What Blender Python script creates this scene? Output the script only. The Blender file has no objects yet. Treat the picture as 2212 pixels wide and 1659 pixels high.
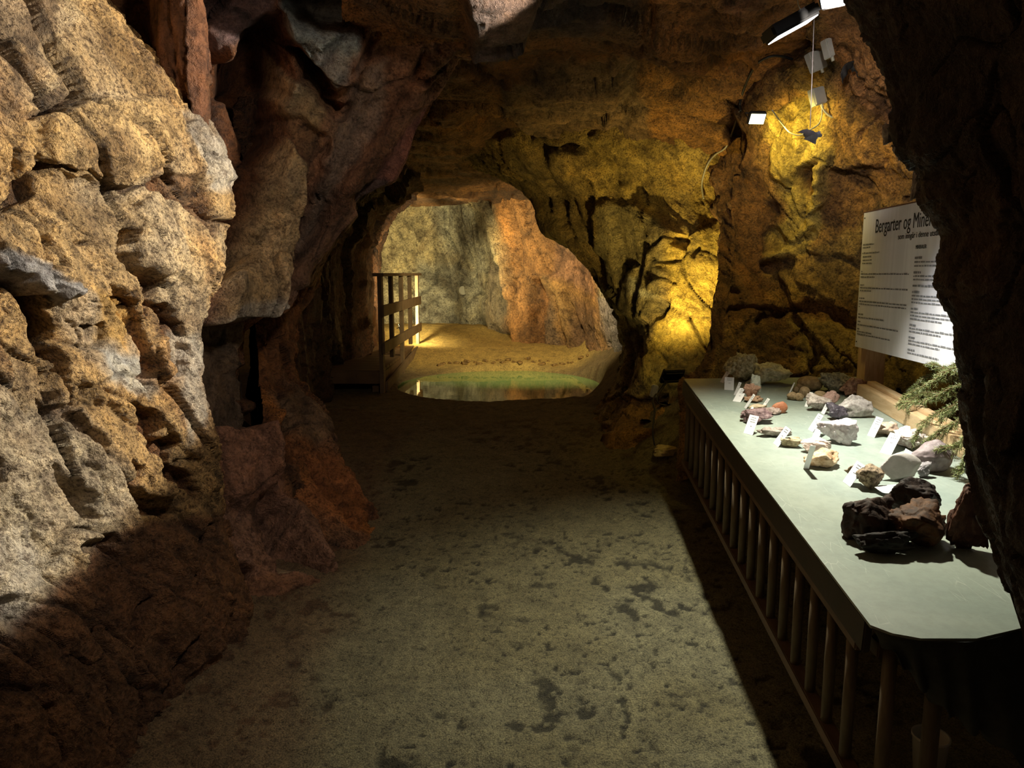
import bpy, bmesh, math, random
import numpy as np
from mathutils import Vector, Matrix

# ------------------------------------------------------------------ camera
F_PX = 1600.0; CX, CY = 1106.0, 829.5
PITCH = math.radians(8.5); CAM = np.array([0.0, 0.0, 1.6])
cp, sp = math.cos(PITCH), math.sin(PITCH)
FWD = np.array([0, cp, -sp]); UPV = np.array([0, sp, cp]); RGT = np.array([1.0, 0, 0])
scene = bpy.context.scene
C = scene.collection
cam_d = bpy.data.cameras.new('camera'); cam = bpy.data.objects.new('camera', cam_d); C.objects.link(cam)
cam_d.sensor_width = 36; cam_d.lens = 36 * F_PX / 2212; cam_d.clip_start = 0.05; cam_d.clip_end = 100
cam.location = CAM; cam.rotation_euler = (math.pi / 2 - PITCH, 0, 0)
scene.camera = cam

# ------------------------------------------------------------------ world, exposure
w = bpy.data.worlds.new('cave_dark'); scene.world = w; w.use_nodes = True
w.node_tree.nodes['Background'].inputs[0].default_value = (1.0, 0.62, 0.36, 1)
w.node_tree.nodes['Background'].inputs[1].default_value = 0.035
vs = scene.view_settings
vs.view_transform = 'Standard'; vs.look = 'None'; vs.exposure = 0.0; vs.gamma = 1.0; vs.use_curve_mapping = False


def P(px, py, d):
    """point seen at a pixel of the photograph at distance d along the view axis"""
    return CAM + d * (FWD + (px - CX) / F_PX * RGT + (CY - py) / F_PX * UPV)


def Pv(px, py, d):
    return CAM[None] + d[:, None] * (FWD[None] + ((px - CX) / F_PX)[:, None] * RGT + ((CY - py) / F_PX)[:, None] * UPV)


# ------------------------------------------------------------------ the cave's own lamps, plus added K, W and F
LAMPS = dict(
    A=dict(pos=P(1712, 78, 3.0), to=(1.10, 2.75, 0.0), e=300, col=(1.0, 0.95, 0.74), ang=90, blend=0.9, r=0.04),
    T=dict(pos=P(1712, 80, 3.0), to=(1.75, 3.0, 0.85), e=120, col=(0.88, 0.92, 1.0), ang=56, blend=0.9, r=0.03),
    B=dict(pos=P(1802, 2, 2.75), to=(-1.4, 2.30, 2.70), e=530, col=(1.0, 0.90, 0.74), ang=79, blend=0.14, r=0.02),
    K=dict(pos=P(1802, 2, 2.75), to=(1.75, 3.8, 2.8), e=130, col=(1.0, 0.90, 0.78), ang=88, blend=0.7, r=0.03),  # added spill beam at lamp B, brightens the upper right wall
    W=dict(pos=(0.5, 1.5, 2.95), to=(-1.35, 3.3, 1.5), e=85, col=(1.0, 0.82, 0.64), ang=92, blend=0.9, r=0.10),  # added fill lamp, unseen above the frame
    C=dict(pos=P(1668, 262, 4.35), to=(2.2, 5.1, 1.9), e=17, col=(1.0, 0.76, 0.18), ang=150, blend=0.5, r=0.05),
    D=dict(pos=P(1450, 786, 5.25), to=(1.4, 6.3, 2.6), e=100, col=(1.0, 0.72, 0.20), ang=112, blend=0.9, r=0.05),
    E=dict(pos=P(862, 706, 10.5), to=(-0.2, 12.9, 2.2), e=520, col=(1.0, 0.82, 0.42), ang=140, blend=0.8, r=0.08),
    F=dict(pos=(0.44, 7.9, 2.05), to=(0.1, 10.9, 0.8), e=340, col=(1.0, 0.82, 0.46), ang=112, blend=0.9, r=0.06),  # added lamp, unseen behind the hanging rock, brightens buttress and pool
)
for k, L in LAMPS.items():
    ld = bpy.data.lights.new('lamp_light', 'SPOT'); ld.energy = L['e']; ld.color = L['col']
    ld.spot_size = math.radians(L['ang']); ld.spot_blend = L['blend']; ld.shadow_soft_size = L['r']
    lo = bpy.data.objects.new('lamp_light', ld); C.objects.link(lo); lo.location = L['pos']
    v = Vector(L['to']) - Vector(L['pos']); lo.rotation_euler = v.to_track_quat('-Z', 'Y').to_euler()


# ------------------------------------------------------------------ numpy noise
def _h(ix, iy, iz, s):
    n = (ix.astype(np.int64) * 374761393 + iy.astype(np.int64) * 668265263 + iz.astype(np.int64) * 2147483647 + s * 974634777) & 0xFFFFFFFF
    n = ((n ^ (n >> 13)) * 1274126177) & 0xFFFFFFFF
    n = ((n ^ (n >> 16)) * 2246822519) & 0xFFFFFFFF
    return ((n ^ (n >> 15)) & 0xFFFFFF) / float(0xFFFFFF)


def vnoise(p, s=0, lin=False):
    i = np.floor(p); f = p - i
    if not lin: f = f * f * f * (f * (f * 6 - 15) + 10)
    i = i.astype(np.int64)
    o = 0
    for dx in (0, 1):
        wx = f[:, 0] if dx else 1 - f[:, 0]
        for dy in (0, 1):
            wy = f[:, 1] if dy else 1 - f[:, 1]
            for dz in (0, 1):
                wz = f[:, 2] if dz else 1 - f[:, 2]
                o = o + wx * wy * wz * _h(i[:, 0] + dx, i[:, 1] + dy, i[:, 2] + dz, s)
    return o * 2 - 1


def fbm(p, octv=4, s=0, g=0.5, lin=False):
    a = 1.0; o = 0; t = 0
    for k in range(octv):
        o = o + a * vnoise(p * (2.03 ** k) + 17.3 * k, s + k, lin); t += a; a *= g
    return o / t


def voro(p, s=0):
    """nearest feature point: (F1, F2, cell random a, b, c, offset vector)"""
    i0 = np.floor(p).astype(np.int64); n = len(p)
    F1 = np.full(n, 9.0); F2 = np.full(n, 9.0); c = np.zeros((n, 3), np.int64); off = np.zeros((n, 3))
    for dx in (-1, 0, 1):
        for dy in (-1, 0, 1):
            for dz in (-1, 0, 1):
                q = i0 + np.array([dx, dy, dz])
                j = np.stack([_h(q[:, 0], q[:, 1], q[:, 2], s + 11), _h(q[:, 0], q[:, 1], q[:, 2], s + 23), _h(q[:, 0], q[:, 1], q[:, 2], s + 37)], 1)
                v = p - (q + 0.1 + 0.8 * j); d = np.sqrt((v * v).sum(1))
                m = d < F1
                F2 = np.where(m, F1, np.minimum(F2, d)); F1 = np.where(m, d, F1)
                c[m] = q[m]; off[m] = v[m]
    r = [_h(c[:, 0], c[:, 1], c[:, 2], s + 50 + k) for k in range(4)]
    return F1, F2, r, off


def smooth(x, a, b):
    t = np.clip((x - a) / (b - a), 0, 1); return t * t * (3 - 2 * t)


def poly_sd(px, py, poly):
    """signed distance to polygon in photograph pixels, negative inside"""
    poly = np.array(poly, float); n = len(poly)
    d = np.full(len(px), 1e9); inside = np.zeros(len(px), bool)
    for k in range(n):
        ax, ay = poly[k]; bx, by = poly[(k + 1) % n]
        ex, ey = bx - ax, by - ay
        t = np.clip(((px - ax) * ex + (py - ay) * ey) / (ex * ex + ey * ey + 1e-9), 0, 1)
        d = np.minimum(d, np.hypot(px - ax - t * ex, py - ay - t * ey))
        cond = ((ay > py) != (by > py))
        with np.errstate(divide='ignore', invalid='ignore'):
            xi = (bx - ax) * (py - ay) / (by - ay + 1e-12) + ax
        inside ^= cond & (px < xi)
    return np.where(inside, -d, d)


def line_d(px, py, pts):
    d = np.full(len(px), 1e9)
    for (ax, ay), (bx, by) in zip(pts[:-1], pts[1:]):
        ex, ey = bx - ax, by - ay
        t = np.clip(((px - ax) * ex + (py - ay) * ey) / (ex * ex + ey * ey + 1e-9), 0, 1)
        d = np.minimum(d, np.hypot(px - ax - t * ex, py - ay - t * ey))
    return d


def mesh_np(name, verts, quads, col=None, smooth_sh=True):
    me = bpy.data.meshes.new(name)
    me.vertices.add(len(verts)); me.vertices.foreach_set('co', np.ascontiguousarray(verts, np.float32).ravel())
    n, k = quads.shape
    me.loops.add(n * k); me.loops.foreach_set('vertex_index', quads.astype(np.int32).ravel())
    me.polygons.add(n); me.polygons.foreach_set('loop_start', np.arange(0, n * k, k, dtype=np.int32))
    me.polygons.foreach_set('loop_total', np.full(n, k, np.int32))
    me.polygons.foreach_set('use_smooth', np.full(n, smooth_sh, bool))
    me.update(); me.validate()
    if col is not None:
        a = me.color_attributes.new('col', 'FLOAT_COLOR', 'POINT')
        a.data.foreach_set('color', np.ascontiguousarray(col, np.float32).ravel())
    return me


# ------------------------------------------------------------------ materials
def mat(name, base=(0.5, 0.5, 0.5), rough=0.6, metal=0.0, spec=0.5):
    m = bpy.data.materials.new(name); m.use_nodes = True
    b = m.node_tree.nodes['Principled BSDF']
    b.inputs['Base Color'].default_value = (*base, 1); b.inputs['Roughness'].default_value = rough
    b.inputs['Metallic'].default_value = metal; b.inputs['Specular IOR Level'].default_value = spec
    return m, m.node_tree, b


def nd(t, typ, **kw):
    n = t.nodes.new(typ)
    for k, v in kw.items():
        if k.startswith('i_'): n.inputs[k[2:]].default_value = v
        else: setattr(n, k, v)
    return n


def noise_node(t, vec, scale, detail=5, rough=0.6, dist=0.0):
    n = nd(t, 'ShaderNodeTexNoise'); n.inputs['Scale'].default_value = scale; n.inputs['Detail'].default_value = detail
    n.inputs['Roughness'].default_value = rough; n.inputs['Distortion'].default_value = dist
    t.links.new(vec, n.inputs['Vector']); return n


def ramp(t, fac, stops):
    r = nd(t, 'ShaderNodeValToRGB'); e = r.color_ramp.elements
    while len(e) < len(stops): e.new(0.5)
    for el, (p, c) in zip(e, stops):
        el.position = p; el.color = (*c, 1) if len(c) == 3 else (c[0],) * 3 + (1,)
    t.links.new(fac, r.inputs[0]); return r


def mix(t, fac, a, b, mode='MIX'):
    n = nd(t, 'ShaderNodeMix', data_type='RGBA', blend_type=mode)
    for s, v in ((0, fac), (6, a), (7, b)):
        if hasattr(v, 'links'): t.links.new(v, n.inputs[s])
        elif s == 0: n.inputs[0].default_value = v
        else: n.inputs[s].default_value = (*v, 1)
    return n.outputs[2]


def rock_material(name, speck=0.8, rough=0.62, fine=1.0, bump=1.0, stretch=(1, 1, 1), rot=(0, 0, 0)):
    """colour comes from the mesh's 'col' attribute; grain, mottling and fine relief are procedural"""
    m, t, b = mat(name, rough=rough)
    tc = nd(t, 'ShaderNodeTexCoord'); mp = nd(t, 'ShaderNodeMapping')
    mp.inputs['Rotation'].default_value = rot; mp.inputs['Scale'].default_value = stretch
    t.links.new(tc.outputs['Object'], mp.inputs['Vector']); V = mp.outputs[0]
    at = nd(t, 'ShaderNodeAttribute', attribute_name='col'); col = at.outputs['Color']
    n1 = noise_node(t, V, 3.2 * fine, 8, 0.65, 0.6)
    col = mix(t, 0.85, col, ramp(t, n1.outputs[0], [(0.32, (0.38, 0.33, 0.30)), (0.5, (1, 1, 1)), (0.68, (1.35, 1.25, 1.05))]).outputs[0], 'MULTIPLY')
    n2 = noise_node(t, V, 16 * fine, 6, 0.7, 0.3)
    col = mix(t, 0.9, col, ramp(t, n2.outputs[0], [(0.36, (0.40, 0.36, 0.34)), (0.48, (0.95, 0.95, 0.95)), (0.66, (1.25, 1.2, 1.1))]).outputs[0], 'MULTIPLY')
    n3 = noise_node(t, V, 75 * fine, 4, 0.75)
    sp_r = ramp(t, n3.outputs[0], [(0.40, (0.14, 0.10, 0.09)), (0.50, (1, 1, 1)), (0.64, (1.25, 1.25, 1.25))])
    sa = nd(t, 'ShaderNodeMath', operation='MULTIPLY'); t.links.new(at.outputs['Alpha'], sa.inputs[0]); sa.inputs[1].default_value = speck
    col = mix(t, sa.outputs[0], col, sp_r.outputs[0], 'MULTIPLY')
    t.links.new(col, b.inputs['Base Color'])
    # relief
    add = nd(t, 'ShaderNodeMath', operation='MULTIPLY_ADD'); t.links.new(n3.outputs[0], add.inputs[0]); add.inputs[1].default_value = 0.22
    t.links.new(n2.outputs[0], add.inputs[2])
    vor = nd(t, 'ShaderNodeTexVoronoi', feature='DISTANCE_TO_EDGE'); vor.inputs['Scale'].default_value = 7 * fine
    wn = nd(t, 'ShaderNodeMixRGB'); wn.inputs[0].default_value = 0.12; t.links.new(V, wn.inputs[1]); t.links.new(n2.outputs['Color'], wn.inputs[2])
    t.links.new(wn.outputs[0], vor.inputs['Vector'])
    cr = ramp(t, vor.outputs[0], [(0.0, (0.0,)), (0.035, (1.0,))])
    add2 = nd(t, 'ShaderNodeMath', operation='MULTIPLY_ADD'); t.links.new(cr.outputs[0], add2.inputs[0]); add2.inputs[1].default_value = 0.10
    t.links.new(add.outputs[0], add2.inputs[2])
    bm_ = nd(t, 'ShaderNodeBump'); bm_.inputs['Strength'].default_value = min(1, 0.9 * bump); bm_.inputs['Distance'].default_value = 0.06 * bump
    t.links.new(add2.outputs[0], bm_.inputs['Height']); t.links.new(bm_.outputs[0], b.inputs['Normal'])
    rr = ramp(t, n2.outputs[0], [(0.3, (rough + 0.15,)), (0.7, (rough - 0.12,))]); t.links.new(rr.outputs[0], b.inputs['Roughness'])
    return m


def struct(o):
    o['kind'] = 'structure'; return o


def link(name, me, m=None, parent=None):
    o = bpy.data.objects.new(name, me); C.objects.link(o)
    if m is not None: me.materials.append(m)
    if parent is not None: o.parent = parent
    return o


# ------------------------------------------------------------------ rock masses
def grid_interp(G, res, blur):
    """bilinear refinement of a control grid (rows x cols x k) with a light blur"""
    R, K, _ = G.shape
    ru = np.concatenate([np.linspace(i, i + 1, res[0], endpoint=False) for i in range(R - 1)] + [[R - 1.0]])
    rv = np.concatenate([np.linspace(i, i + 1, n, endpoint=False) for i, n in enumerate(res[1])] + [[K - 1.0]])
    iu = np.minimum(ru.astype(int), R - 2); fu = (ru - iu)[:, None, None]
    A = G[iu] * (1 - fu) + G[iu + 1] * fu
    iv = np.minimum(rv.astype(int), K - 2); fv = (rv - iv)[None, :, None]
    A = A[:, iv] * (1 - fv) + A[:, iv + 1] * fv
    for _ in range(blur):
        B = A.copy(); B[1:-1] = 0.25 * A[:-2] + 0.5 * A[1:-1] + 0.25 * A[2:]; A = B
        B = A.copy(); B[:, 1:-1] = 0.25 * A[:, :-2] + 0.5 * A[:, 1:-1] + 0.25 * A[:, 2:]; A = B
    return A


def rot_to(axis):
    z = Vector(axis).normalized(); q = z.to_track_quat('Z', 'Y'); return np.array(q.to_matrix())


def rock_patch(name, rows, base, material, spacing=4.0, blur=4, size=1.0, foli=(0.5, 0.2, 0.8), stretch=0.35, facet=0.06, rough_amp=1.0, bulge=1.0, hack=0.6,
               feats=(), paints=(), seed=1, speck=1.0, jitter=9.0, clamp_sil=None, tintvar=0.35):
    """rows: list of rows, each a list of (px, py, d); the surface is refined, broken into facets along
    the foliation axis, carved by the features and coloured by rock type, with painted shade and darker cracks"""
    G = np.array(rows, float)
    sv = np.abs(np.diff(G[:, :, 1], axis=0)).max(1).mean()
    r0 = max(3, int(sv / spacing))
    seg = np.hypot(np.diff(G[:, :, 0], axis=1), np.diff(G[:, :, 1], axis=1)).mean(0)
    dd = np.abs(np.diff(G[:, :, 2], axis=1)).mean(0) * 1600 / G[:, :, 2].mean()
    res = (r0, [max(3, int(max(s, 0.5 * q) / spacing)) for s, q in zip(seg, dd)])
    A = grid_interp(G, res, blur)
    H, W_, _ = A.shape
    px, py, d = (A[..., k].ravel() for k in range(3))
    V0 = Pv(px, py, d); g3 = V0.reshape(H, W_, 3)
    du = np.gradient(g3, axis=1); dv = np.gradient(g3, axis=0)
    N = np.cross(du, dv); N /= (np.linalg.norm(N, axis=2, keepdims=True) + 1e-9); N = N.reshape(-1, 3)
    toc = CAM - V0; sgn = np.sign(np.sum(np.sum(N * toc, 1)))
    N = N * sgn
    M = rot_to(foli)                       # columns: local axes in world
    Q = V0 @ M; Q = Q * np.array([1, 1, stretch])
    wq = Q / size + 0.35 * np.stack([vnoise(Q / size * 2.1 + 5, seed + k) for k in range(3)], 1)
    Ql = Q @ np.array([[0.8, 0.6, 0], [-0.48, 0.64, 0.6], [0.36, -0.48, 0.8]]) / size
    disp = size * 0.20 * bulge * fbm(Ql * 0.9 + 0.2 * fbm(Ql * 2, 2, seed + 90)[:, None], 5, seed + 5, 0.52, True)
    F1, F2, r, off = voro(wq * 1.5, seed)
    cellr = r[0]
    disp += facet * size * ((r[0] - 0.5) * 1.3 + (off[:, 0] * (r[1] - 0.5) + off[:, 1] * (r[2] - 0.5) + off[:, 2] * (r[3] - 0.5)) * 2.6)
    crack = 1 - smooth(F2 - F1, 0.0, 0.05)
    disp -= crack * 0.035 * size
    F1, F2, r, off = voro(wq * 4.4 + 7.7, seed + 3)
    disp += facet * 0.34 * size * ((r[0] - 0.5) * 1.0 + (off[:, 0] * (r[1] - 0.5) + off[:, 1] * (r[2] - 0.5)) * 3.2)
    crack2 = (1 - smooth(F2 - F1, 0.0, 0.05)) * smooth(fbm(Q * 1.5 / size, 2, seed + 9), -0.1, 0.3)
    disp -= crack2 * 0.012 * size
    cell2 = r[0]
    F1, F2, r, off = voro(wq * 13.0 + 3.1, seed + 4)
    disp += facet * 0.11 * size * ((r[0] - 0.5) + (off[:, 0] * (r[1] - 0.5) + off[:, 1] * (r[2] - 0.5)) * 3.2)
    rg = 1 - np.abs(fbm(Ql * 3.1 + 9, 3, seed + 40, 0.5, True)) * 2.6
    rgm = smooth(fbm(Q * 0.9 / size + 3, 2, seed + 44), -0.25, 0.2)
    fis = np.clip(rg, 0, 1) ** 5 * rgm
    disp -= 0.05 * size * fis * hack
    disp += hack * size * 0.045 * fbm(Ql * 6.0, 4, seed + 41, 0.6, True)
    disp += rough_amp * size * 0.010 * fbm(Q * 22 / size, 3, seed + 6, 0.65)
    # colours
    col = np.tile(np.array([*base[0], speck]), (len(px), 1))
    m1 = smooth(fbm(Q * 1.1 / size + 31, 4, seed + 12), -0.12, 0.30)[:, None]
    if len(base) > 1: col[:, :3] = col[:, :3] * (1 - m1) + np.array(base[1]) * m1
    if len(base) > 2:
        m2 = smooth(fbm(Q * 2.0 / size + 57, 4, seed + 14), 0.02, 0.30)[:, None]
        col[:, :3] = col[:, :3] * (1 - m2) + np.array(base[2]) * m2
    col[:, :3] *= (1 + tintvar * (cellr - 0.5) + tintvar * 0.7 * (cell2 - 0.5))[:, None]
    jx = jitter * fbm(np.stack([px, py, 0 * px], 1) / 38.0, 3, seed + 21) * 2.0; jy = jitter * fbm(np.stack([px, py, 0 * px + 9], 1) / 38.0, 3, seed + 22) * 2.0
    qx, qy = px + jx, py + jy
    for kind, pts, h, sft, *rest in feats:
        if kind == 'poly':
            k = 1 - smooth(poly_sd(qx, qy, pts), -sft, sft)
        else:
            wdt = sft; k = 1 - smooth(line_d(qx, qy, pts), wdt * 0.25, wdt)
        disp += h * k
        if rest:
            cc = np.array(rest[0]); a = (k * (rest[1] if len(rest) > 1 else 1.0))[:, None]
            col[:, :3] = col[:, :3] * (1 - a) + cc * a
    for pts, cc, sft, a in paints:
        k = (1 - smooth(poly_sd(qx, qy, pts), -sft, sft))[:, None] * a
        var = (1 + 0.5 * (cell2 - 0.5))[:, None]
        col[:, :3] = col[:, :3] * (1 - k) + np.array(cc[:3]) * var * k
        if len(cc) > 3: col[:, 3:] = col[:, 3:] * (1 - k) + cc[3] * k
    col[:, :3] *= (1 - 0.45 * np.clip(crack + 0.6 * crack2 + 0.8 * fis, 0, 1))[:, None]
    V = V0 + N * disp[:, None]
    idx = np.arange(H * W_).reshape(H, W_)
    q = np.stack([idx[:-1, :-1], idx[1:, :-1], idx[1:, 1:], idx[:-1, 1:]], -1).reshape(-1, 4)
    if sgn > 0: q = q[:, ::-1]
    o = link(name, mesh_np(name, V, q, np.clip(col, 0, 1)), material)
    return struct(o)


M_rock = rock_material('granular_rock')
M_rock_far = rock_material('far_rock', fine=0.5, bump=1.6, speck=0.7)
M_rock_dark = rock_material('dark_rock', rough=0.7, fine=0.8)

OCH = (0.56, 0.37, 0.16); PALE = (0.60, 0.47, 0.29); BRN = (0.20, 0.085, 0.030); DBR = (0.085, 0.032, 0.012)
RED = (0.30, 0.12, 0.055); GRY = (0.36, 0.36, 0.37); BLG = (0.30, 0.33, 0.37); ORG = (0.46, 0.19, 0.05); YEL = (0.62, 0.44, 0.12); PNK = (0.42, 0.22, 0.15)
OLV = (0.34, 0.28, 0.15)


def fy(py, k=0.07):
    """view distance at which the sloping cave floor shows at a row"""
    v = (CY - py) / F_PX
    return (1.6 + 2 * k) / (k * (cp + v * sp) - (-sp + v * cp))


# near left wall: a leaning granular face whose right edge turns back into the cave
def near_left():
    T = [-0.05, 0.12, 0.3, 0.5, 0.68, 0.84, 0.94, 1.0]
    spec = [  # y, ridge x, d at left border, d at ridge, bulge toward viewer in the middle
        (-160, 140, 2.05, 2.75, 0.0), (0, 205, 2.0, 2.85, 0.02), (80, 290, 2.0, 2.95, 0.04), (150, 345, 2.0, 3.0, 0.05), (235, 398, 1.98, 3.1, 0.08),
        (320, 455, 1.96, 3.18, 0.10), (400, 470, 1.95, 3.2, 0.02), (480, 478, 1.95, 3.2, 0.08), (560, 482, 1.93, 3.2, 0.10), (640, 442, 1.92, 3.05, 0.08), (720, 430, 1.95, 3.02, 0.02),
        (830, 432, 1.95, 3.02, 0.04), (900, 446, 1.93, 3.05, 0.05), (1000, 466, 1.90, 3.08, 0.06), (1090, 476, 1.9, 3.1, 0.08), (1170, 500, 1.9, 3.12, 0.08),
        (1260, 530, 1.88, 3.14, 0.10), (1330, 545, 1.86, 3.12, 0.12), (1410, 525, 1.84, 3.02, 0.12), (1480, 470, 1.82, 2.84, 0.10), (1560, 395, 1.80, 2.62, 0.08), (1640, 315, 1.78, 2.42, 0.06), (1760, 190, 1.72, 2.20, 0.03)]
    rows = []
    for y, rx, dl, dr, b in spec:
        r = []
        for t in T:
            x = -230 + (rx + 230) * t
            d = dl + (dr - dl) * max(t, 0) ** 1.25 - b * math.sin(math.pi * min(max(t, 0), 1))
            r.append((x, y, d))
        r.append((rx + 3, y, dr + 0.16)); r.append((rx - 12, y, dr + 0.55)); r.append((rx - 60, y, dr + 1.1))
        rows.append(r)
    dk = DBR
    feats = [  # brown marks: dark stained recesses and shadows painted into the colour
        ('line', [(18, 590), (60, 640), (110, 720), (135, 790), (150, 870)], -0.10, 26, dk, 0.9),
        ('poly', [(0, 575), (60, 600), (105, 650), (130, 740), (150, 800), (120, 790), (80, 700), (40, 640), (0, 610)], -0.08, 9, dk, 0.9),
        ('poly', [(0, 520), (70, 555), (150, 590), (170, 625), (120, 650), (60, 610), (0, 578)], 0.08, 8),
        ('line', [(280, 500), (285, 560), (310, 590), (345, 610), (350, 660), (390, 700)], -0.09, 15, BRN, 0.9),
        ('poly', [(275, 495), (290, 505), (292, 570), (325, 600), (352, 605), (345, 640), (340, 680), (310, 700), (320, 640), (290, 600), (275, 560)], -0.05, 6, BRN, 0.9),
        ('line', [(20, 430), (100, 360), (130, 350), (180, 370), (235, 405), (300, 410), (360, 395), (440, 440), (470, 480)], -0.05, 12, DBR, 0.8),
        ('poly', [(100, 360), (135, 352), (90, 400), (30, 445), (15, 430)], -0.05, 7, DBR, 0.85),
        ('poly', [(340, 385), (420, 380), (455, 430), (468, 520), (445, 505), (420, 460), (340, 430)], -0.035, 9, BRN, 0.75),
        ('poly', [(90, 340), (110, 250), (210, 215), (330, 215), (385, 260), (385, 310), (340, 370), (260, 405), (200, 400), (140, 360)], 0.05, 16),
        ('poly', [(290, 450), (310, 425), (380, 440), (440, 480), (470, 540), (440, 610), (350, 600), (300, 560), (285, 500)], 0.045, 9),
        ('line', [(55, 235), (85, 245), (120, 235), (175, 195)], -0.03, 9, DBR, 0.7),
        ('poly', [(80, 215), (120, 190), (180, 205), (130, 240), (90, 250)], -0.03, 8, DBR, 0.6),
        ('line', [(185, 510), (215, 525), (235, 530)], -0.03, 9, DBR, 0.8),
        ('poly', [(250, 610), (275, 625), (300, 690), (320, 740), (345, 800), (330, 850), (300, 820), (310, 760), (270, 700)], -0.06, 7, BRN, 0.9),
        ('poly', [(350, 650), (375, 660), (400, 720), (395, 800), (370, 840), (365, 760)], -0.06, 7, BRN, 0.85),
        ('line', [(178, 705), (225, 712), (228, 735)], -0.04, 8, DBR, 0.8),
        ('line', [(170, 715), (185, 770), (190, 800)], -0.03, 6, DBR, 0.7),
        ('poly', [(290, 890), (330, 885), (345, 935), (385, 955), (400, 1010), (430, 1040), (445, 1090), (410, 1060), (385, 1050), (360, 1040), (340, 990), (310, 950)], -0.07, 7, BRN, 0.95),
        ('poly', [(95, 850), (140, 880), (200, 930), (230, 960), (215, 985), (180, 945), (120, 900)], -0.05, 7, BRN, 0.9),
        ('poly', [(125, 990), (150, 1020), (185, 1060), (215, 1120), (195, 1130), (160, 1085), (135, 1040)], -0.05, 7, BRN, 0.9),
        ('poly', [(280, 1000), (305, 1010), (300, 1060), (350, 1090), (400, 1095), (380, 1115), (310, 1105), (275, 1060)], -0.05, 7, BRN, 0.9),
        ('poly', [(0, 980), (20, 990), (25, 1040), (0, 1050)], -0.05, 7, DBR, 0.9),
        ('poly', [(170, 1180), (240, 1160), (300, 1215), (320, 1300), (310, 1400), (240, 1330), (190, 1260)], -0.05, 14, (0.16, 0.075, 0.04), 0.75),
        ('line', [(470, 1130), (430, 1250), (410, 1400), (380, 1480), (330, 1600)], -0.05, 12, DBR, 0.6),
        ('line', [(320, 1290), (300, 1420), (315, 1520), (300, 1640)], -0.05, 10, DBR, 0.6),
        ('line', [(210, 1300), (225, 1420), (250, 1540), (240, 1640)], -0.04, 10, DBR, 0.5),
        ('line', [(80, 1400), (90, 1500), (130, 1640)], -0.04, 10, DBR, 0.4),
        ('poly', [(320, 1150), (400, 1135), (440, 1200), (500, 1300), (480, 1400), (420, 1450), (350, 1380), (330, 1260)], 0.05, 14),
        ('poly', [(400, 245), (430, 262), (468, 330), (472, 400), (440, 400), (410, 350), (395, 290)], 0.03, 8),
    ]
    low = (0.20, 0.095, 0.045)  # darker tone, paints in the shade below the lamp beam's cutoff
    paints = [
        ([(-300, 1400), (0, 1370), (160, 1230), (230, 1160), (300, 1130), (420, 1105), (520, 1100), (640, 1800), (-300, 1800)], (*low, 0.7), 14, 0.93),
        ([(-200, -200), (110, -200), (120, 40), (90, 160), (60, 260), (-200, 420)], (0.36, 0.24, 0.14, 1.0), 24, 0.55),
        ([(180, 40), (260, 80), (340, 170), (370, 215), (300, 215), (180, 200), (100, 180), (120, 80)], (0.40, 0.26, 0.11, 1.0), 16, 0.6),
        ([(90, 350), (60, 270), (110, 250), (230, 220), (330, 225), (385, 280), (340, 360), (250, 395), (190, 395)], (0.62, 0.42, 0.18, 0.9), 14, 0.8),
        ([(0, 480), (150, 440), (290, 430), (300, 560), (330, 620), (240, 620), (160, 600), (60, 560), (0, 540)], (0.60, 0.42, 0.20, 0.9), 14, 0.7),
        ([(-100, 515), (70, 560), (170, 630), (130, 660), (60, 610), (-100, 560)], (0.50, 0.52, 0.56, 0.4), 8, 0.85),
        ([(110, 640), (190, 620), (240, 640), (300, 720), (300, 800), (240, 850), (190, 780), (140, 720)], (0.44, 0.40, 0.34, 0.5), 14, 0.6),
        ([(215, 620), (270, 640), (295, 700), (270, 750), (220, 740)], (0.62, 0.38, 0.10, 0.5), 12, 0.8),
        ([(220, 760), (300, 770), (340, 830), (330, 860), (280, 850), (230, 810)], (0.50, 0.52, 0.52, 0.4), 12, 0.8),
        ([(380, 720), (430, 720), (440, 880), (420, 960), (380, 850)], (0.50, 0.48, 0.42, 0.6), 12, 0.7),
        ([(395, 235), (470, 330), (475, 420), (445, 410), (400, 290)], (0.62, 0.58, 0.50, 0.6), 8, 0.8),
        ([(0, 830), (180, 900), (300, 1080), (200, 1180), (100, 1280), (-100, 1400), (-100, 850)], (0.62, 0.56, 0.42, 0.7), 30, 0.6),
        ([(-100, 1120), (60, 1150), (130, 1220), (60, 1330), (-100, 1400)], (0.62, 0.60, 0.56, 0.5), 30, 0.6),
        ([(60, 0), (115, 0), (80, 110), (60, 170), (30, 250), (15, 245), (40, 140)], (0.22, 0.15, 0.09, 0.5), 8, 0.8),
    ]
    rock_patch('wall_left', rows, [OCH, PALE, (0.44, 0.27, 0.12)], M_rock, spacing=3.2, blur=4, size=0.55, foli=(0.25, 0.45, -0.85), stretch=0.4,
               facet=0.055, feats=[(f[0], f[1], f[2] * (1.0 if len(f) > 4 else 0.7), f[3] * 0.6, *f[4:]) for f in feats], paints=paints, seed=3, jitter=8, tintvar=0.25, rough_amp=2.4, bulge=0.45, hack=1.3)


near_left()


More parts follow.
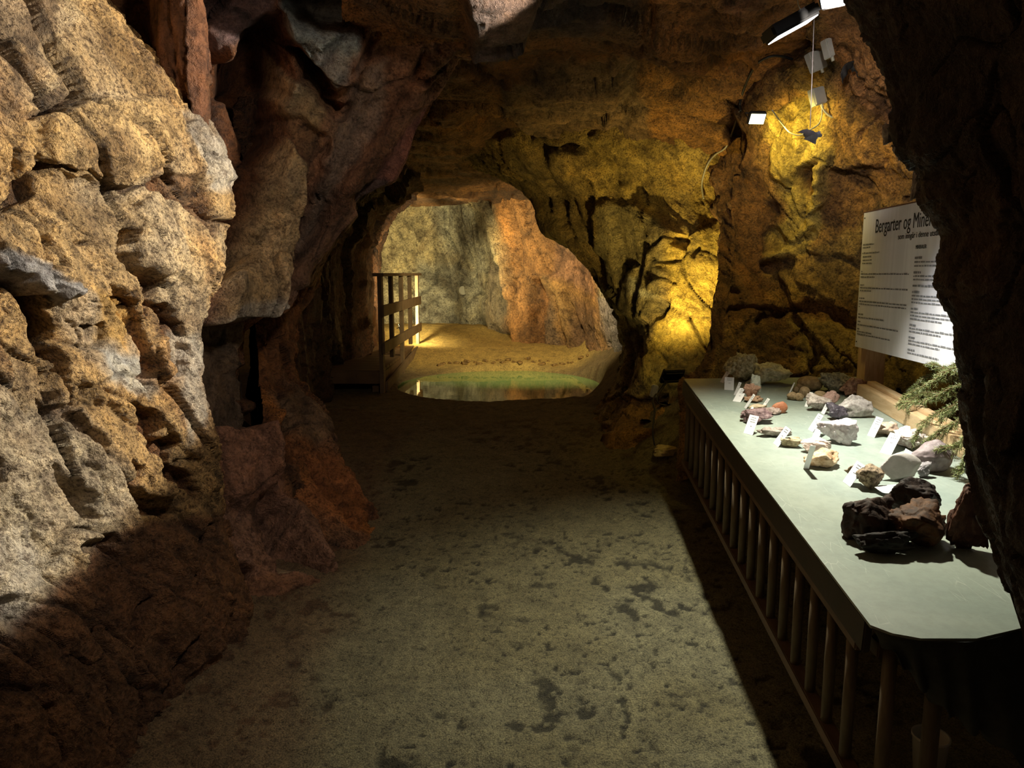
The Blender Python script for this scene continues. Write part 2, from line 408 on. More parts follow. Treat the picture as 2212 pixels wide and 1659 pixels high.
# dark rock above the left wall and its reddish fin
def upper_left():
    rows = []
    for y, xs, ds in [(-160, (60, 180, 290, 345, 400, 440), (3.05, 3.15, 3.2, 3.05, 3.0, 3.05)), (-40, (80, 190, 300, 350, 395, 425), (3.1, 3.2, 3.3, 3.08, 3.0, 3.05)),
                      (60, (100, 230, 310, 350, 400, 436), (3.2, 3.3, 3.4, 3.1, 3.02, 3.08)), (140, (200, 290, 330, 355, 400, 440), (3.3, 3.35, 3.4, 3.12, 3.05, 3.1)),
                      (210, (280, 330, 350, 368, 410, 446), (3.4, 3.4, 3.4, 3.16, 3.08, 3.15)), (265, (330, 360, 375, 390, 420, 450), (3.4, 3.4, 3.4, 3.2, 3.12, 3.2)), (330, (340, 370, 385, 395, 420, 440), (3.6, 3.6, 3.6, 3.5, 3.4, 3.5))]:
        r = [(x, y, d) for x, d in zip(xs, ds)]
        r += [(xs[-1] + 2, y, ds[-1] + 0.2), (xs[-1] - 40, y, ds[-1] + 0.8)]
        rows.append(r)
    rock_patch('wall_left_upper', rows, [BRN, (0.16, 0.07, 0.03)], M_rock, spacing=4, blur=3, size=0.5, foli=(0.05, 0.1, 1), stretch=0.25, facet=0.035, seed=12, speck=0.4,
               paints=[([(345, -200), (450, -200), (450, 300), (385, 300), (350, 200)], (0.27, 0.115, 0.055, 0.3), 5, 0.9)],
               feats=[('line', [(400, 100), (395, 200), (400, 260)], -0.04, 7)])


upper_left()


# big diagonal mass: recess, lit rib and the leaning slab that hangs over the passage
def diagonal_mass():
    spec = [  # y, x left, right silhouette, d left, d right
        (-160, 300, 1085, 3.3, 3.5), (-60, 320, 1040, 3.4, 3.6), (30, 330, 1006, 3.5, 3.75), (110, 340, 1004, 3.55, 3.9), (170, 350, 972, 3.6, 4.0), (230, 360, 938, 3.6, 4.1),
        (290, 370, 908, 3.6, 4.15), (350, 380, 888, 3.6, 4.2), (400, 390, 862, 3.6, 4.25), (440, 400, 792, 3.6, 4.3), (500, 400, 742, 3.6, 4.35), (560, 400, 702, 3.6, 4.35),
        (620, 400, 652, 3.55, 4.3), (680, 390, 606, 3.5, 4.25), (760, 380, 600, 3.5, 4.2), (840, 380, 604, 3.5, 4.2), (920, 390, 606, 3.45, 4.1), (1000, 400, 618, 3.4, 4.0), (1080, 410, 645, 3.4, 3.95),
        (1150, 420, 684, 3.35, 3.85), (1230, 430, 722, 3.3, 3.74), (1290, 430, 700, 3.3, 3.55), (1360, 430, 630, 3.25, 3.3), (1460, 400, 560, 3.0, 3.05)]
    rows = []
    for y, xl, xr, dl, dr in spec:
        r = []
        for t in (0, 0.15, 0.3, 0.45, 0.6, 0.72, 0.84, 0.94, 1.0):
            x = xl + (xr - xl) * t
            r.append((x, y, dl + (dr - dl) * t + 0.12 * math.sin(math.pi * t) * (1 if y < 600 else 0)))
        r += [(xr + 2, y, dr + 0.25), (xr - 18, y, dr + 0.7), (xr - 80, y, dr + 1.3)]
        rows.append(r)
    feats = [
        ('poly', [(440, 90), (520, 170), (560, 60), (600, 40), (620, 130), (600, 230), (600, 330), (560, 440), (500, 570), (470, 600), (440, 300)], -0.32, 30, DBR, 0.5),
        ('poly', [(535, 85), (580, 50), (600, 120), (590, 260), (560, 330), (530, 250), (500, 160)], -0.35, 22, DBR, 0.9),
        ('poly', [(470, 200), (530, 215), (560, 330), (580, 400), (540, 500), (480, 580), (450, 420)], 0.12, 12),
        ('poly', [(600, 0), (640, 40), (700, 55), (780, 60), (790, 140), (730, 190), (690, 130), (640, 90), (615, 60)], 0.14, 9),
        ('poly', [(590, -150), (790, -150), (785, 50), (700, 45), (610, 20)], -0.18, 12),
        ('poly', [(640, 110), (690, 150), (725, 200), (700, 210), (740, 230), (720, 240), (660, 170)], -0.20, 14, DBR, 0.8),
        ('poly', [(588, 152), (640, 180), (700, 235), (745, 262), (715, 330), (700, 290), (640, 250), (615, 260), (595, 200)], 0.08, 9),
        ('poly', [(612, 300), (665, 350), (640, 450), (615, 560), (590, 650), (480, 690), (436, 706), (446, 650), (500, 560), (556, 440)], 0.14, 9),
        ('poly', [(430, 712), (480, 700), (560, 690), (610, 670), (612, 930), (440, 930)], -0.16, 8),
        ('poly', [(436, 925), (560, 915), (590, 940), (600, 1010), (560, 1090), (470, 1110), (440, 1000)], 0.08, 8),
        ('poly', [(570, 690), (640, 690), (640, 1010), (590, 980), (575, 900)], -0.12, 10, DBR, 0.7),
        ('line', [(545, 930), (560, 1010), (600, 1080), (640, 1130), (705, 1225)], 0.07, 14),
        ('poly', [(480, 1205), (500, 1215), (540, 1235), (530, 1250), (500, 1245)], -0.15, 7, DBR, 0.9),
        ('poly', [(560, 1080), (600, 1100), (650, 1190), (680, 1230), (600, 1240), (580, 1150)], -0.14, 12, DBR, 0.6),
        ('poly', [(780, -150), (850, -150), (800, 60), (770, 150), (790, 60)], 0.08, 6),
        ('line', [(890, 0), (950, 90), (960, 110)], -0.04, 8, DBR, 0.6),
        ('line', [(820, 60), (700, 330), (620, 560), (585, 660)], -0.06, 12, BRN, 0.6),
        ('line', [(930, 140), (860, 260), (740, 440), (640, 600)], 0.06, 30),
        ('poly', [(760, 430), (800, 400), (830, 370), (870, 300), (930, 180), (990, 110), (1010, 130), (960, 220), (900, 400), (840, 440), (790, 470)], -0.07, 10),
    ]
    paints = [
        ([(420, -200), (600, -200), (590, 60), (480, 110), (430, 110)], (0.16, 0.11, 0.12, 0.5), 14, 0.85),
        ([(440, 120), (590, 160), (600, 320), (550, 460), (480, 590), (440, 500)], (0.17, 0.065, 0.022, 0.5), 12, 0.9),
        ([(590, -200), (800, -200), (785, 50), (700, 55), (610, 20)], (0.14, 0.15, 0.13, 0.5), 8, 0.9),
        ([(600, 0), (640, 30), (700, 55), (780, 60), (790, 140), (730, 190), (690, 130), (640, 90), (615, 60)], (0.36, 0.44, 0.46, 0.6), 7, 0.9),
        ([(680, 90), (780, 110), (790, 150), (735, 190), (700, 150)], (0.42, 0.33, 0.29, 0.7), 14, 0.5),
        ([(640, 170), (730, 190), (790, 200), (760, 320), (690, 360), (620, 300), (590, 160)], (0.32, 0.19, 0.10, 0.6), 10, 0.8),
        ([(588, 152), (640, 180), (700, 235), (745, 262), (715, 330), (700, 290), (640, 250), (615, 260), (595, 200)], (0.55, 0.42, 0.25, 0.6), 6, 0.85),
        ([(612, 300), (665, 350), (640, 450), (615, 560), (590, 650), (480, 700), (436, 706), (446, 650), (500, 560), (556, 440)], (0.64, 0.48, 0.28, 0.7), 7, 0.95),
        ([(436, 706), (460, 660), (520, 640), (590, 620), (592, 665), (520, 690)], (0.60, 0.60, 0.58, 0.4), 7, 0.7),
        ([(700, 240), (800, 60), (880, 20), (960, 60), (900, 250), (780, 380), (640, 640), (600, 640), (640, 470)], (0.37, 0.185, 0.105, 0.5), 12, 0.8),
        ([(760, 180), (840, 120), (830, 260), (760, 360), (690, 470), (650, 560), (640, 520), (700, 380)], (0.34, 0.27, 0.22, 0.5), 12, 0.7),
        ([(930, -160), (1100, -160), (1010, 100), (985, 110), (950, 60)], (0.42, 0.17, 0.06, 0.5), 8, 0.8),
        ([(780, 430), (870, 290), (920, 230), (940, 260), (890, 410), (830, 445)], (0.30, 0.12, 0.10, 0.4), 8, 0.8),
        ([(760, 420), (800, 390), (850, 400), (830, 440), (790, 460)], (0.09, 0.07, 0.07, 0.3), 8, 0.8),
        ([(590, 650), (660, 530), (760, 440), (780, 470), (700, 590), (640, 660)], (0.26, 0.15, 0.10, 0.4), 8, 0.8),
        ([(430, 712), (575, 690), (600, 920), (440, 930)], (0.17, 0.125, 0.09, 0.3), 5, 0.95),
        ([(436, 925), (560, 915), (600, 1010), (640, 1110), (560, 1090), (470, 1110)], (0.42, 0.22, 0.15, 0.5), 8, 0.9),
        ([(560, 1090), (700, 1090), (740, 1250), (600, 1300), (480, 1300), (480, 1110)], (0.36, 0.21, 0.15, 0.6), 10, 0.8),
        ([(440, 1250), (760, 1250), (700, 1500), (440, 1500)], (0.30, 0.15, 0.08, 0.6), 10, 0.8),
    ]
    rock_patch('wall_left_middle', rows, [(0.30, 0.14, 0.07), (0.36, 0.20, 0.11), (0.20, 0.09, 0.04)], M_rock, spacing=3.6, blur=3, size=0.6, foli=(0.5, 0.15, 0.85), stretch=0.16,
               facet=0.055, bulge=0.55, feats=feats, paints=paints, seed=21, jitter=7)


diagonal_mass()


def brown_fin():
    spec = [(440, 560, 700, 5.6, 5.9), (520, 560, 700, 5.2, 5.7), (600, 560, 682, 4.9, 5.5), (690, 560, 655, 4.7, 5.2), (780, 560, 640, 4.6, 5.0), (830, 560, 652, 4.5, 5.0), (870, 560, 690, 4.4, 4.95),
            (915, 560, 716, 4.3, 4.9), (1000, 565, 748, 4.2, 4.75), (1060, 570, 780, 4.1, 4.6), (1130, 575, 825, 4.0, 4.38), (1180, 575, 800, 3.9, 4.1), (1260, 580, 740, 3.8, 3.8)]
    rows = []
    for y, xl, xr, dl, dr in spec:
        r = [(xl + (xr - xl) * t, y, dl + (dr - dl) * t - 0.1 * math.sin(math.pi * t)) for t in (0, 0.2, 0.4, 0.6, 0.8, 0.93, 1.0)]
        r += [(xr + 2, y, dr + 0.25), (xr - 15, y, dr + 0.8), (xr - 50, y, dr + 1.4)]
        rows.append(r)
    rock_patch('wall_left_foot', rows, [(0.34, 0.14, 0.05), (0.26, 0.14, 0.08), ORG], M_rock, spacing=3.6, blur=3, size=0.6, foli=(0.35, 0.1, -0.9), stretch=0.3, facet=0.06, seed=31,
               feats=[('line', [(610, 920), (640, 980), (700, 1060), (760, 1130)], -0.06, 16), ('line', [(600, 700), (620, 900), (615, 1000)], -0.10, 16, DBR, 0.7),
                      ('line', [(650, 840), (690, 900), (720, 1000), (790, 1110)], 0.05, 18)],
               paints=[([(580, 850), (660, 850), (700, 880), (720, 920), (690, 960), (640, 950)], (0.30, 0.20, 0.12, 0.5), 12, 0.8),
                       ([(650, 980), (740, 1000), (810, 1120), (720, 1150), (660, 1080)], (0.44, 0.17, 0.06, 0.6), 18, 0.8),
                       ([(560, 500), (700, 500), (660, 700), (630, 830), (560, 830)], (0.30, 0.13, 0.05, 0.4), 10, 0.7)])


brown_fin()


def tunnel_left():
    rows = []
    for y in (200, 300, 380, 450, 540, 640, 740, 820, 920):
        top = float(np.interp(y, [200, 380, 450, 540], [3.2, 2.6, 0.9, 0.0]))
        xs = (540, 640, 700, 750, 790, 815, 822, 790); ds = (5.0, 6.0, 7.2, 8.6, 10.0, 11.4, 12.2, 13.0)
        rows.append([(x + 40 * top * (k > 2), y, d * (1 - 0.06 * top)) for k, (x, d) in enumerate(zip(xs, ds))])
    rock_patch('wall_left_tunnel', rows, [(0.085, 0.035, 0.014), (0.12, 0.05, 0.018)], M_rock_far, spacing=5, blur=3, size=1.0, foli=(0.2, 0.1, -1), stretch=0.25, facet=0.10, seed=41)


tunnel_left()


def back_wall():
    xs = (740, 812, 860, 920, 980, 1040, 1066, 1110, 1180, 1250, 1300, 1340, 1375, 1420)
    ds = (12.4, 12.7, 12.9, 12.9, 12.8, 12.6, 11.9, 11.3, 10.9, 10.5, 9.6, 8.8, 8.6, 9.2)
    rows = []
    for y in (250, 330, 400, 470, 560, 650, 740, 800, 870, 960):
        lean = (650 - y) / 400.0
        r = []
        for k, (x, d) in enumerate(zip(xs, ds)):
            dx = 0 if x < 1000 else -60 * max(lean, -0.4) * min(1, (x - 1000) / 100)
            r.append((x + dx, y, d - (1.2 * max(0, lean - 0.25) if k < 7 else 0.8 * max(0, lean - 0.2))))
        rows.append(r)
    feats = [('line', [(962, 440), (965, 520), (985, 580)], -0.10, 9), ('line', [(1040, 430), (1075, 520), (1100, 580), (1110, 640)], 0.14, 12, (0.62, 0.46, 0.24), 0.7),
             ('line', [(1160, 610), (1155, 700), (1160, 790)], -0.14, 14, BRN, 0.4), ('poly', [(1160, 610), (1195, 640), (1225, 780), (1160, 800)], -0.12, 7, (0.24, 0.14, 0.08), 0.8),
             ('line', [(880, 690), (930, 735), (1040, 745)], 0.20, 18), ('poly', [(860, 730), (930, 700), (955, 730), (1045, 742), (1060, 800), (860, 800)], 0.35, 9, (0.50, 0.42, 0.20), 0.9),
             ('line', [(1220, 640), (1260, 720), (1290, 800)], -0.10, 10), ('line', [(930, 580), (1000, 600), (1050, 640)], -0.06, 8)]
    paints = [([(740, 380), (1050, 380), (1100, 600), (1080, 760), (740, 760)], (0.36, 0.32, 0.20, 0.8), 8, 0.9),
              ([(810, 430), (930, 420), (940, 560), (830, 600)], (0.44, 0.37, 0.20, 0.8), 14, 0.7),
              ([(930, 430), (1030, 450), (1060, 600), (960, 540)], (0.36, 0.36, 0.28, 0.8), 14, 0.8),
              ([(900, 560), (1040, 580), (1060, 740), (900, 740)], (0.26, 0.26, 0.21, 0.8), 14, 0.8),
              ([(1065, 560), (1110, 590), (1100, 700), (1060, 760), (1050, 650)], (0.20, 0.16, 0.11, 0.8), 8, 0.8),
              ([(880, 340), (1060, 350), (1080, 430), (1000, 430), (930, 400)], (0.36, 0.16, 0.04, 0.6), 8, 0.8),
              ([(1050, 380), (1160, 420), (1220, 520), (1290, 590), (1310, 700), (1230, 640), (1180, 600), (1160, 780), (1080, 780), (1110, 600)], (0.52, 0.24, 0.07, 0.7), 10, 0.85),
              ([(1170, 600), (1280, 620), (1330, 700), (1320, 800), (1230, 810), (1190, 700)], (0.56, 0.31, 0.10, 0.7), 10, 0.8),
              ([(1210, 520), (1290, 560), (1290, 640), (1190, 600)], (0.50, 0.27, 0.16, 0.6), 12, 0.8),
              ([(1240, 640), (1300, 660), (1310, 760), (1260, 790), (1230, 720)], (0.17, 0.09, 0.06, 0.6), 16, 0.7),
              ([(1300, 640), (1400, 640), (1400, 880), (1300, 880), (1320, 760)], (0.36, 0.31, 0.30, 0.7), 8, 0.9)]
    rock_patch('wall_back', rows, [(0.36, 0.30, 0.17), (0.44, 0.34, 0.18)], M_rock_far, spacing=3.6, blur=4, size=1.1, foli=(-0.3, 0, 1), stretch=0.45, facet=0.05, feats=feats, paints=paints, seed=51, jitter=5)


back_wall()


def roof():
    xs = (740, 850, 950, 1060, 1180, 1300, 1420, 1540, 1660, 1780, 1900)
    rows = []
    for y, d0 in [(-170, 2.85), (-80, 3.1), (0, 3.4), (60, 3.75), (120, 4.2), (160, 4.7), (210, 5.1), (260, 5.6), (310, 6.4), (360, 7.6), (400, 9.2), (430, 11.2), (450, 13.5)]:
        r = []
        for x in xs:
            a = min(1, max(0, (x - 1100) / 500)); dd = d0
            if y > 160: dd = d0 * (1 - a) + (4.9 + 0.004 * (y - 160)) * a
            r.append((x, y, dd + 0.12 * math.sin(x / 90.0)))
        rows.append(r)
    feats = [('poly', [(1000, -60), (1160, -60), (1110, 60), (1055, 112), (1010, 80)], 0.22, 8), ('line', [(1080, 200), (1200, 150), (1370, 140), (1500, 160), (1600, 150)], -0.14, 16, DBR, 0.6),
             ('poly', [(1075, 175), (1200, 160), (1370, 140), (1330, 250), (1230, 260), (1140, 300), (1080, 250)], 0.14, 10),
             ('poly', [(1020, 260), (1120, 290), (1200, 330), (1160, 400), (1080, 360)], -0.3, 18, DBR, 0.8),
             ('line', [(1370, 150), (1340, 260), (1320, 300)], -0.10, 12, DBR, 0.6), ('poly', [(1460, 190), (1480, 165), (1490, 190), (1470, 200)], -0.2, 8, DBR, 0.9),
             ('line', [(1410, 80), (1480, 110), (1560, 120), (1620, 80)], 0.12, 28), ('line', [(1370, -50), (1400, 40), (1390, 80)], -0.10, 14, DBR, 0.5)]
    paints = [([(1000, -200), (1330, -200), (1300, 60), (1150, 80), (1010, 100)], (0.085, 0.06, 0.055, 0.5), 16, 0.8),
              ([(1380, -200), (1950, -200), (1950, 150), (1600, 160), (1450, 130), (1380, 60)], (0.50, 0.22, 0.065, 0.7), 20, 0.85),
              ([(1000, 90), (1380, 80), (1450, 140), (1080, 190), (980, 200)], (0.34, 0.15, 0.045, 0.6), 14, 0.8),
              ([(1530, -200), (1660, -200), (1660, 30), (1560, 45)], (0.26, 0.10, 0.06, 0.6), 14, 0.7),
              ([(1075, 175), (1370, 140), (1420, 300), (1200, 330), (1080, 260)], (0.23, 0.16, 0.10, 0.7), 10, 0.8)]
    rock_patch('ceiling', rows, [(0.30, 0.14, 0.045), (0.40, 0.20, 0.06), (0.20, 0.11, 0.05)], M_rock, spacing=4.2, blur=3, size=0.9, foli=(1, 0.3, 0.15), stretch=0.4, facet=0.06, bulge=0.7, feats=[(f[0], f[1], f[2] * 0.5, f[3] * 2.0, *f[4:]) for f in feats], paints=paints, seed=61)


roof()


def middle_right():
    spec = [  # y, silhouette x, ridge x, right x, d sil, d ridge, d right
        (230, 930, 1100, 1640, 7.6, 6.2, 5.3), (300, 950, 1100, 1640, 7.4, 6.3, 5.4), (350, 1010, 1130, 1640, 7.3, 6.4, 5.5), (390, 1080, 1180, 1640, 7.2, 6.5, 5.6), (430, 1138, 1300, 1640, 7.1, 6.3, 5.7), (500, 1172, 1425, 1640, 7.0, 5.95, 5.7),
        (530, 1225, 1445, 1640, 7.0, 5.9, 5.7), (580, 1278, 1446, 1640, 7.0, 5.88, 5.75), (640, 1302, 1436, 1640, 7.0, 5.88, 5.8), (700, 1335, 1412, 1640, 7.05, 5.92, 5.8),
        (745, 1356, 1398, 1640, 7.0, 6.05, 5.8), (790, 1342, 1388, 1640, 7.1, 6.0, 5.8), (830, 1318, 1375, 1640, 7.2, 6.0, 5.75), (870, 1292, 1350, 1640, 7.2, 6.1, 5.7), (930, 1270, 1330, 1640, 6.7, 5.9, 5.5), (1000, 1260, 1320, 1640, 6.0, 5.7, 5.3)]
    rows = []
    for y, xs, xm, xr, d0, d1, d2 in spec:
        r = [(xs + 240, y, d0 + 1.9), (xs + 60, y, d0 + 0.9), (xs, y, d0), (xs + (xm - xs) * 0.5, y, d0 + (d1 - d0) * 0.5), (xm, y, d1)]
        for t in (0.12, 0.28, 0.45, 0.65, 0.85, 1.0):
            r.append((xm + (xr - xm) * t, y, d1 + (d2 - d1) * t - 0.10 * math.sin(math.pi * t)))
        rows.append(r)
    feats = [('line', [(1230, 440), (1290, 530), (1320, 620), (1350, 700)], -0.09, 14, DBR, 0.6), ('line', [(1190, 400), (1240, 520)], -0.09, 12, DBR, 0.6),
             ('poly', [(1300, 430), (1420, 460), (1450, 520), (1440, 600), (1420, 680), (1380, 700), (1330, 620), (1280, 500)], 0.10, 8),
             ('poly', [(1450, 505), (1478, 515), (1470, 530), (1450, 525)], -0.18, 6, DBR, 0.9), ('poly', [(1488, 535), (1510, 540), (1500, 555), (1488, 550)], -0.15, 6, DBR, 0.9),
             ('poly', [(1412, 660), (1440, 655), (1432, 680), (1412, 690)], -0.2, 6, DBR, 0.9), ('poly', [(1295, 340), (1325, 345), (1320, 360), (1300, 358)], -0.14, 6, DBR, 0.9),
             ('line', [(1325, 350), (1328, 410)], -0.07, 6), ('line', [(1430, 430), (1490, 490)], -0.06, 7), ('line', [(1160, 300), (1240, 340), (1300, 400), (1400, 450), (1450, 510)], 0.10, 22)]
    paints = [([(1110, 330), (1200, 340), (1260, 430), (1300, 560), (1260, 540), (1180, 500), (1120, 420)], (0.28, 0.20, 0.08, 0.7), 14, 0.8),
              ([(1310, 440), (1430, 470), (1450, 540), (1430, 650), (1390, 740), (1330, 640), (1290, 540)], (0.27, 0.225, 0.11, 0.7), 8, 0.9),
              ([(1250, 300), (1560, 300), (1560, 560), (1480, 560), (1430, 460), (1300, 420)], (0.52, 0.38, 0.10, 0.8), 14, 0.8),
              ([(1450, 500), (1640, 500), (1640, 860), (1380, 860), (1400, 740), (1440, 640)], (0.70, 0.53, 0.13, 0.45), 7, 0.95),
              ([(1370, 590), (1400, 600), (1420, 650), (1395, 655)], (0.60, 0.58, 0.46, 0.3), 8, 0.8),
              ([(1240, 860), (1640, 845), (1640, 1100), (1240, 1100)], (0.36, 0.20, 0.05, 0.7), 8, 0.9)]
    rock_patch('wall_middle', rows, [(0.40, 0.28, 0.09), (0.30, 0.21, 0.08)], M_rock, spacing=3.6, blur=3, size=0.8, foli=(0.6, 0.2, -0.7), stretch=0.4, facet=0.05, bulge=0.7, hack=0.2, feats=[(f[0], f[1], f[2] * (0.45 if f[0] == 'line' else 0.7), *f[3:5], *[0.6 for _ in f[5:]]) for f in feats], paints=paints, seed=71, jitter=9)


middle_right()


def alcove():
    spec = [(-170, 1700, 2.9, 2.8, 2.5), (-60, 1720, 3.2, 3.0, 2.6), (40, 1730, 3.7, 3.15, 2.75), (120, 1720, 4.2, 3.3, 2.9), (180, 1660, 4.7, 3.5, 3.0), (230, 1610, 4.95, 3.8, 3.1), (300, 1575, 5.0, 4.1, 3.25), (370, 1535, 5.0, 4.3, 3.4),
            (450, 1534, 5.0, 4.5, 3.5), (520, 1542, 5.0, 4.6, 3.6), (600, 1534, 5.0, 4.65, 3.65), (680, 1524, 5.0, 4.65, 3.7), (765, 1512, 4.95, 4.6, 3.7), (800, 1492, 4.92, 4.58, 3.65), (836, 1474, 4.9, 4.55, 3.6), (880, 1484, 4.85, 4.5, 3.55), (960, 1480, 4.75, 4.4, 3.5), (1040, 1480, 4.6, 4.3, 3.4)]
    rows = []
    for y, x0, d0, d1, d2 in spec:
        r = [(x0 + 70, y, d0 + 1.4), (x0 + 10, y, d0 + 0.5), (x0, y, d0 + 0.05)]
        N_ = (0.06, 0.18, 0.32, 0.46, 0.6, 0.74, 0.88, 1.0)
        for t in N_:
            x = x0 + (2260 - x0) * t
            d = d0 + (d1 - d0) * min(1, t / 0.5) if t < 0.5 else d1 + (d2 - d1) * (t - 0.5) / 0.5
            r.append((x, y, d + (0.12 if 0.15 < t < 0.2 else 0)))
        rows.append(r)
    dk = (0.13, 0.055, 0.018)
    feats = [('poly', [(1540, 330), (1600, 250), (1660, 380), (1660, 480), (1680, 560), (1650, 640), (1600, 680), (1540, 600)], -0.10, 14),
             ('line', [(1590, 280), (1600, 450), (1590, 620)], -0.08, 16, dk, 0.5),
             ('poly', [(1655, 240), (1700, 230), (1750, 290), (1770, 350), (1720, 390), (1680, 370), (1650, 300)], 0.10, 12),
             ('poly', [(1720, 380), (1760, 350), (1765, 380), (1755, 430), (1722, 425)], -0.16, 8, dk, 0.8),
             ('line', [(1762, 300), (1775, 380), (1775, 440), (1740, 500), (1660, 560)], 0.10, 14),
             ('poly', [(1780, 380), (1900, 360), (1960, 400), (1870, 470), (1850, 540), (1790, 480)], -0.10, 14, dk, 0.4),
             ('poly', [(1670, 500), (1720, 530), (1680, 550), (1720, 580), (1690, 590), (1660, 545)], -0.12, 9, dk, 0.7),
             ('poly', [(1655, 550), (1740, 520), (1860, 500), (1860, 560), (1740, 545), (1700, 560), (1665, 565)], 0.08, 8),
             ('line', [(1660, 570), (1700, 650), (1720, 670), (1800, 665), (1870, 720)], -0.12, 16, dk, 0.8),
             ('line', [(1575, 668), (1700, 668), (1720, 670)], -0.10, 10, dk, 0.8),
             ('line', [(1715, 690), (1740, 740), (1770, 810)], -0.10, 9, dk, 0.9), ('line', [(1670, 745), (1740, 720)], -0.05, 6, dk, 0.6),
             ('line', [(1790, 750), (1830, 780), (1870, 800)], -0.07, 7, dk, 0.8),
             ('poly', [(1660, 750), (1735, 725), (1765, 810), (1650, 815)], 0.05, 5), ('poly', [(1745, 700), (1860, 700), (1870, 800), (1780, 805), (1740, 740)], 0.06, 5),
             ('line', [(1850, 300), (1940, 240)], -0.03, 7), ('line', [(1800, 100), (1900, 300)], -0.05, 9, BRN, 0.5), ('line', [(1680, 560), (1760, 620), (1840, 680)], 0.07, 14)]
    paints = [([(1460, 200), (1620, 230), (1660, 400), (1680, 560), (1660, 660), (1700, 700), (1560, 700), (1520, 830), (1440, 860)], (0.17, 0.075, 0.025, 0.7), 14, 0.85),
              ([(1650, 225), (1760, 220), (1790, 330), (1780, 480), (1740, 560), (1660, 560), (1690, 460), (1680, 380)], (0.66, 0.50, 0.12, 0.5), 12, 0.85),
              ([(1720, 380), (1760, 350), (1765, 380), (1755, 430), (1722, 425)], (0.20, 0.09, 0.02, 0.5), 6, 0.9),
              ([(1740, -200), (2300, -200), (2300, 330), (1920, 330), (1840, 260), (1780, 160)], (0.56, 0.27, 0.10, 0.7), 14, 0.9),
              ([(1780, 240), (1900, 280), (1960, 400), (1860, 500), (1790, 460)], (0.34, 0.17, 0.05, 0.8), 18, 0.7),
              ([(1655, 600), (1740, 540), (1870, 490), (1870, 640), (1800, 660), (1720, 640)], (0.46, 0.32, 0.09, 0.7), 12, 0.6),
              ([(1570, 700), (1700, 690), (1740, 820), (1560, 820)], (0.30, 0.17, 0.05, 0.8), 10, 0.8),
              ([(1700, 690), (2060, 690), (2060, 900), (1740, 830)], (0.46, 0.33, 0.10, 0.6), 10, 0.85)]
    rock_patch('wall_right', rows, [(0.36, 0.20, 0.06), (0.26, 0.13, 0.04), (0.46, 0.30, 0.09)], M_rock, spacing=3.6, blur=3, size=0.55, foli=(0.5, -0.1, -0.85), stretch=0.4, facet=0.06, feats=[(f[0], f[1], f[2] * 0.55, *f[3:5], *[0.5 for _ in f[5:]]) for f in feats], paints=paints, seed=81, jitter=11, rough_amp=2.0)


alcove()


def near_right():
    sil = [(-200, 1790), (-60, 1822), (0, 1830), (60, 1868), (120, 1897), (180, 1918), (230, 1930), (280, 1925), (330, 1955), (380, 1990), (430, 1992), (470, 2016), (510, 2040), (560, 2030), (610, 2022), (650, 2034), (700, 2062), (760, 2066), (830, 2082),
           (900, 2084), (960, 2096), (1020, 2108), (1080, 2118), (1150, 2128), (1220, 2150), (1290, 2182), (1350, 2216), (1420, 2260), (1520, 2300), (1720, 2330)]
    rows = []
    for y, x in sil:
        d = 1.42
        rows.append([(x + 140, y, d + 0.9), (x + 22, y, d + 0.32), (x + 3, y, d + 0.10), (x, y, d), (x + 10, y, d - 0.05), (x + 60, y, d - 0.13), (x + 160, y, d - 0.22), (x + 330, y, d - 0.36), (x + 600, y, d - 0.5)])
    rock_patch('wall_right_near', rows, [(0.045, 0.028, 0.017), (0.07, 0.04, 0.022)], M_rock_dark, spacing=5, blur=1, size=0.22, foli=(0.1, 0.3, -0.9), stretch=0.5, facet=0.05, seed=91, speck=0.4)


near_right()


# the cave goes on beside and above the viewer
def surroundings():
    kw = dict(spacing=14, blur=2, speck=0.6)
    rock_patch('wall_left_near', [[(-160, y, 2.1), (-500, y, 1.75), (-1000, y, 1.35), (-2000, y, 0.85)] for y in (-900, -300, 300, 900, 1500, 2300)], [BRN, OCH], M_rock, size=0.8, seed=111, **kw)
    rock_patch('wall_right_beside', [[(2180, y, 3.55), (2500, y, 3.1), (2900, y, 2.6), (3600, y, 1.9), (4800, y, 1.2)] for y in (-900, -300, 300, 900, 1500, 2000)], [BRN, ORG], M_rock, size=0.8, seed=112, **kw)
    rock_patch('ceiling_near', [[(x, y, d) for x in (-900, 0, 800, 1500, 2300, 3200)] for y, d in ((-130, 3.0), (-500, 2.5), (-1000, 2.05), (-2000, 1.4), (-3600, 0.85))], [BRN, ORG], M_rock, size=0.8, seed=113, **kw)


surroundings()


# ------------------------------------------------------------------ floor and pool
POOL = (-0.12, 8.75, 1.22, 1.25)


def floor_z(x, y):
    z = 0.07 * (np.minimum(y, 6.35) - 2)
    wob = 0.16 * np.sin(3.1 * x + 1.3) + 0.1 * np.sin(7 * x)
    e = np.sqrt(((x - POOL[0]) / POOL[2]) ** 2 + ((y - POOL[1] - 0.25 * wob) / (POOL[3])) ** 2)
    z = z + 0.24 * smooth(y, 9.6, 11.0) + 0.2 * smooth(y, 11.0, 12.5)
    z = z - 0.55 * (1 - smooth(e, 0.86, 1.03))
    z = z + 0.45 * smooth(x, 0.72, 1.5) * smooth(y, 4.6, 6.0)
    z = z + 0.10 * smooth(-x, 0.6 + 0 * x, 1.6) * smooth(5.5 - y, 0, 2)
    return z


